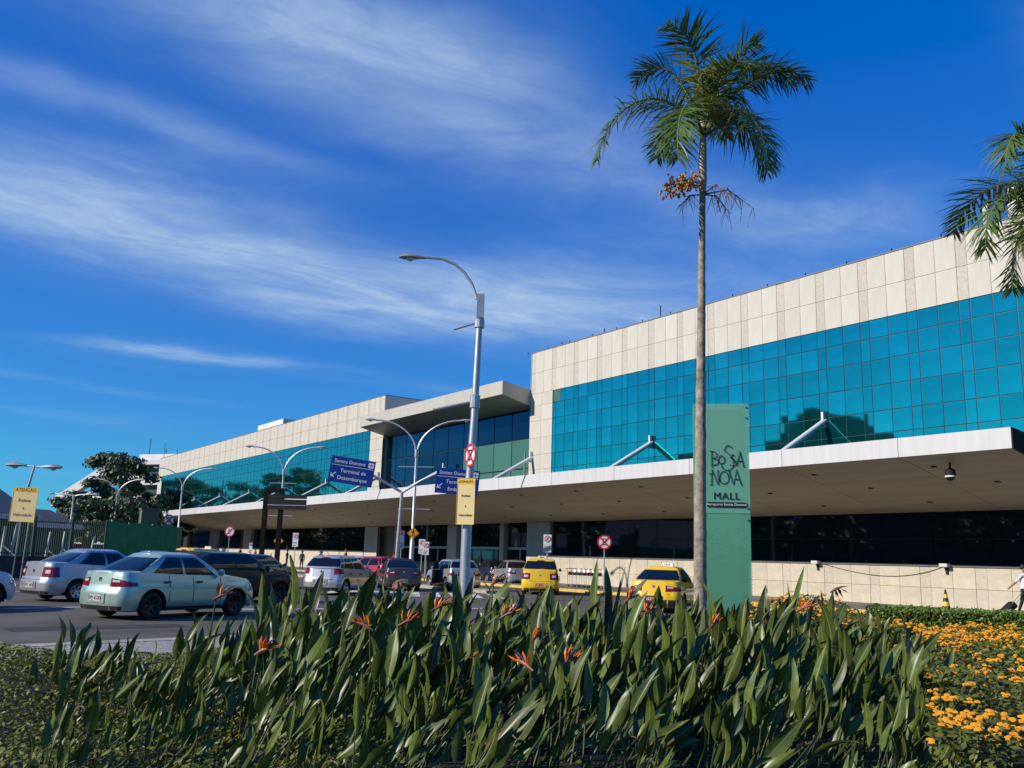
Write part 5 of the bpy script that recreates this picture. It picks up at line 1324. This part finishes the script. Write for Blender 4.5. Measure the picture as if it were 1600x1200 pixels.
scatter('ground_cover', 'low yellow-green leafy ground cover at the left of the bed', 'ground cover', lambda r: (lambda x, y: (x, y) if y < kerb_y(x) - .1 and x < -.10 * y else None)(r.uniform(-9.5, 0), r.uniform(4.5, 13)), 75000, .028, (lambda x, y: .13 + .10 * NZ.noise(Vector((x * 1.4, y * 1.4, 0))) + .50 * math.exp(-((x + 4.7) / 1.0) ** 2 - ((y - 8.4) / 1.3) ** 2)), 'cover_leaf', 3)
scatter('ground_cover', 'small green leaves on the shaded soil under the tall plants', 'ground cover', lambda r: (r.uniform(-4.5, 5), r.uniform(6, 9.5)), 2500, .03, hump(1.3, .06, .05), 'hedge_leaf', 4)
lan = lambda r: (lambda x, y: (x, y) if x > .25 * y and (x > .445 * y or y > 11.5) and y < kerb_y(x) - .2 and not (y > 17 and x > 8.4 + (y - 20) * .4) else None)(r.uniform(1.5, 12.5), r.uniform(5, 24))
lh0 = hump(.8, .62, .30)
def lh(x, y): return lh0(x, y) * (1 - .45 * min(1, max(0, (y - 11) / 8))) + .42 * math.exp(-((x - .32 * y) / 1.1) ** 2 - ((y - 13.5) / 2.2) ** 2)
scatter('lantana_bed', 'low green lantana foliage filling the bed on the right', 'ground cover', lan, 92000, .034, lh, 'lantana_leaf', 6)
r = random.Random(8); mb = MB(); c = 0
while c < 4200:
    p = lan(r)
    if p is None or NZ.noise(Vector((p[0] * 1.1 + 5, p[1] * .8, 0))) < r.uniform(-.35, .25): continue
    z = lh(*p) * r.uniform(.93, 1.06) + .16; s = r.uniform(.020, .034)
    for _ in range(5):
        q = (p[0] + r.gauss(0, s * .55), p[1] + r.gauss(0, s * .55), z + r.gauss(0, s * .3)); mb.lathe([(s * .65, -.003), (s * .6, s * .22), (.0, s * .42)], 5, 'z', q)
    c += 1
tag(mb.build('lantana_flowers', M['lantana']), 'small orange lantana flower heads scattered over the right bed', 'flowers', kind='stuff')
# clipped hedge
hg = thing('hedge', 'clipped bright green hedge along the driveway at the right', 'hedge', (8.45, 21.6, .13), radians(-20))
r = random.Random(9); mb = MB()
for k in range(20000):
    x, y, z = r.uniform(0, 7.5), r.uniform(-.45, .45), r.uniform(.05, .62)
    f = r.randrange(4)
    if f == 0: z = .62 + r.gauss(0, .025) + .03 * NZ.noise(Vector((x * 3, y * 3, 0)))
    elif f == 1: y = -.45 + r.gauss(0, .03)
    elif f == 2: x = r.gauss(0, .03)
    else: y = r.uniform(-.45, .45)
    nrm = Vector((r.gauss(0, .6), r.gauss(-.4, .6), r.gauss(.6, .5))).normalized(); a = nrm.orthogonal().normalized(); b = nrm.cross(a); t = r.uniform(0, 6.28)
    a, b = a * cos(t) + b * sin(t), b * cos(t) - a * sin(t); s = r.uniform(.022, .045); q = Vector((x, y, z)); mb.quad(q - a * s, q - b * s * .55, q + a * s, q + b * s * .55)
mb.build('foliage', M['hedge_leaf'], hg)
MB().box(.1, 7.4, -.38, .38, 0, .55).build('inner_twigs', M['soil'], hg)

# ================================================================== people and small things
def person(label, loc, deg, top, bottom, skin='skin', pose='stand', hgt=1.70, hair_len=0, parts_low=True):
    t = thing('person', label, 'person', (*loc[:2], loc[2] if len(loc) > 2 else 0.0), radians(deg)); k = hgt / 1.70
    V = []; E_ = []; Rd = []
    def v(x, y, z, r): V.append((x * k, y * k, z * k)); Rd.append(r * k); return len(V) - 1
    def ch(*ids):
        for a, b in zip(ids[:-1], ids[1:]): E_.append((a, b))
    pel = v(0, 0, .93, .135); wa = v(0, 0, 1.06, .125); che = v(.01, 0, 1.26, .15); nk0 = v(.0, 0, 1.42, .085); nk = v(.01, 0, 1.49, .052); h0 = v(.02, 0, 1.58, .082); h1 = v(.02, 0, 1.66, .075)
    ch(pel, wa, che, nk0, nk, h0, h1)
    stride = .22 if pose == 'walk' else .03
    for s in (1, -1):
        fx = stride * s
        hip = v(.0, s * .085, .86, .095); kn = v(.03 + fx * .5, s * .095, .48, .062); an = v(-.01 + fx, s * .10, .09, .042); he = v(-.03 + fx, s * .10, .045, .040); to = v(.15 + fx, s * .115, .03, .034)
        ch(pel, hip, kn, an, he); E_.append((an, to))
        if pose == 'walk' and s < 0: el, ha, fi = (-.16, s * .25, 1.14), (-.38, s * .27, .95), (-.45, s * .27, .88)
        elif pose == 'walk': el, ha, fi = (-.02, s * .25, 1.12), (.12, s * .25, .90), (.15, s * .25, .80)
        elif pose == 'bend': el, ha, fi = (.16, s * .22, 1.16), (.36, s * .14, 1.14), (.44, s * .12, 1.13)
        else: el, ha, fi = (-.02, s * .24, 1.11), (.04, s * .25, .86), (.06, s * .24, .77)
        sh = v(0, s * .165, 1.37, .062); e = v(*el, .045); w = v(*ha, .032); f = v(*fi, .030); ch(nk0, sh, e, w, f)
    me = bpy.data.meshes.new('body'); me.from_pydata(V, E_, []); o = bpy.data.objects.new('body', me); C.objects.link(o)
    sk = o.modifiers.new('skin', 'SKIN'); sk.use_smooth_shade = True
    for i, sv in enumerate(me.skin_vertices[0].data): sv.radius = (Rd[i], Rd[i] * (1.0 if i > 3 else 1.25)); sv.use_root = (i == 0)
    o.modifiers.new('sub', 'SUBSURF').levels = 2; o.modifiers['sub'].render_levels = 2
    dg = bpy.context.evaluated_depsgraph_get(); dm = bpy.data.meshes.new_from_object(o.evaluated_get(dg)); bpy.data.objects.remove(o)
    for m in (skin, top, bottom, 'cloth_black'): dm.materials.append(M[m])
    for p in dm.polygons:
        c = p.center / k; ar = abs(c.y) > .185 or (pose != 'stand' and abs(c.x) > .2 and .8 < c.z < 1.25 )
        p.use_smooth = True
        if c.z > 1.455: i = 0
        elif c.z < .075: i = 3
        elif ar and c.z < 1.16 and c.z > .6: i = 0
        elif c.z < .93: i = 2
        else: i = 1
        p.material_index = i
    b = put('body', dm, t)
    hr = MB().lathe([(.0, .115), (.06, .10), (.092, .05), (.098, .0), (.09, -.05 - hair_len), (.07, -.07 - hair_len)], 12, 'z', (-.012 * k, 0, 1.645 * k)).build('hair', M['hair'], t, True)
    fc = MB()
    for s in (1, -1): fc.lathe([(.0, -.012), (.012, 0), (.0, .012)], 6, 'z', (.098 * k, s * .032 * k, 1.625 * k))
    fc.build('eyes', M['ink'], t)
    MB().lathe([(.0, -.02), (.014, -.01), (.008, .02), (.0, .03)], 6, 'z', (.105 * k, 0, 1.59 * k)).build('nose', M[skin], t, True)
    return t
q = W(17.03, 2.6)
pilot = person('person in white shirt and dark trousers walking off the right edge', (q.x, q.y, .125), -56, 'cloth_white', 'cloth_navy', pose='walk', hgt=1.76)
sc_ = W(17.72, 2.75)
cs = thing('wheeled_case', 'black wheeled cabin case tilted behind the walking person at the right edge', 'suitcase', (sc_.x, sc_.y, .125), radians(-56))
bx = MB().hexa([(-.12, -.2, .0), (.12, -.2, .0), (.12, .2, .0), (-.12, .2, .0), (-.12, -.2, .52), (.12, -.2, .52), (.12, .2, .52), (-.12, .2, .52)]).build('shell', M['cloth_black'], cs, fix=True)
bx.location = (-.05, 0, .07); bx.rotation_euler = (0, radians(48), 0); bv = bx.modifiers.new('bevel', 'BEVEL'); bv.width = .05; bv.segments = 3
for s in (-.12, .12): MB().tube([(.35, s, .42), (.72, s, .84)], .012, 6).build('handle_bar', M['galv'], cs)
MB().tube([(.72, -.13, .84), (.72, .13, .84)], .018, 6).build('grip', M['cloth_black'], cs)
for s in (-.16, .16): MB().lathe([(.055, -.02), (.055, .02)], 12, 'y', (-.02, s, .055)).build('wheel', M['tyre'], cs)
PP = [('person in a bright red shirt standing by the pale wall behind the red car', W(69.0, 5.4), 200, 'cloth_red', 'cloth_black', 'bend', 1.85),
      ('person in a grey top leaning beside another behind the white car roof', W(74.6, 5.2), 150, 'cloth_grey', 'cloth_navy', 'bend', 1.62),
      ('person in a dark top beside the one in grey behind the white car roof', W(73.4, 5.6), 240, 'cloth_black', 'cloth_navy', 'stand', 1.60),
      ('person whose dark head just shows over the silver hatchback', W(81.8, 5.4), 180, 'cloth_navy', 'cloth_grey', 'stand', 1.66),
      ('person beyond the silver hatchback roof, second dark head', W(78.2, 5.4), 120, 'cloth_grey', 'cloth_black', 'stand', 1.60),
      ('person in red behind the dark navy sedan near the crossing lamp', W(91.0, 5.2), 200, 'cloth_red', 'cloth_navy', 'stand', 1.74),
      ('person in dark clothes under the black sign frame', W(94.5, 5.6), 160, 'cloth_black', 'cloth_black', 'stand', 1.76),
      ('person in blue waiting left of the black sign frame', W(101.0, 5.4), 220, 'cloth_blue', 'cloth_black', 'stand', 1.74),
      ('person in red waiting behind the distant yellow taxi', W(112.0, 5.4), 190, 'cloth_red', 'cloth_black', 'stand', 1.78),
      ('person in white far away beside the round sign by the hoarding', W(134.0, 5.2), 200, 'cloth_white', 'cloth_black', 'stand', 1.80),
      ('person in dark red standing at the left entrance door', W(65.2, 3.0), 215, 'cloth_red', 'cloth_black', 'stand', 1.72)]
for lb, p, dg_, tp_c, bt_c, ps_, hh in PP: person(lb, (p.x, p.y, .125), dg_, tp_c, bt_c, 'skin' if R.random() < .5 else 'skin_dark', ps_, hh)
# traffic cone
cn = thing('traffic_cone', 'yellow and black striped traffic cone by the stone wall', 'cone', (W(20.15, 2.4).x, W(20.15, 2.4).y, .125))
MB().box(-.20, .20, -.20, .20, 0, .04).build('base', M['ink'], cn)
zz = [.04, .17, .34, .48, .62, .80]; rd = lambda z: .165 * (1 - (z - .04) / .92)
for k in range(5): MB().lathe([(rd(zz[k]), zz[k]), (rd(zz[k + 1]), zz[k + 1])], 16).build('band', M['sign_yellow' if k in (1, 3) else 'ink'], cn, True)
# nested luggage trolleys
tr0 = None
for k in range(7):
    p = W(41.6 - k * .42, 3.6)
    lb = ['leftmost luggage trolley of the nested row by the base wall', 'second luggage trolley from the left in the nested row', 'third luggage trolley from the left in the nested row', 'middle luggage trolley of the nested row of seven', 'third luggage trolley from the right in the nested row', 'second luggage trolley from the right in the nested row', 'rightmost luggage trolley of the nested row by the base wall'][k]
    if tr0 is None:
        t = tr0 = thing('luggage_trolley', lb, 'trolley', (p.x, p.y, .125), TZ + pi, 'nested luggage trolleys')
        fr = MB()
        for s in (-.27, .27): fr.tube([(.45, s * .8, .12), (-.35, s, .14), (-.42, s, .98), (-.55, s, 1.02)], .016, 6)
        fr.tube([(-.55, -.27, 1.02), (-.55, .27, 1.02)], .02, 6); fr.tube([(.45, -.2, .12), (.45, .2, .12)], .016, 6)
        fr.build('frame', M['chrome'], t, True)
        MB().box(-.36, .46, -.2, .2, .135, .16).build('platform', M['alu_frame'], t)
        MB().box(-.44, -.40, -.18, .18, .66, .84).build('advert_panel', M['cloth_red'], t)
        for x, y in ((-.3, -.24), (-.3, .24), (.42, 0)): MB().lathe([(.06, -.018), (.06, .018)], 10, 'y', (x, y, .06)).build('wheel', M['tyre'], t)
    else:
        t = copy_tree(tr0); t.location = (p.x, p.y, .125); t['label'] = lb
        for ch in t.children:
            if ch.name.startswith('advert'): ch.material_slots[0].link = 'OBJECT'; ch.material_slots[0].material = M[('cloth_red', 'cloth_grey', 'screen_green', 'cloth_grey', 'cloth_red', 'cloth_black', 'cloth_grey')[k]]
# bag left at the wall
q = W(35.9, 2.6); bg_ = thing('travel_bag', 'dark brown bag left on the pavement by the base wall', 'bag', (q.x, q.y, .125), TZ)
m = MB().lathe([(.0, 0), (.24, .0), (.30, .12), (.27, .28), (.14, .40), (.0, .42)], 10); m.build('bag_body', M['beak'], bg_, True)
MB().tube([(-.14, 0, .36), (-.08, 0, .52), (.08, 0, .52), (.14, 0, .36)], .018, 6).build('strap', M['cloth_black'], bg_)
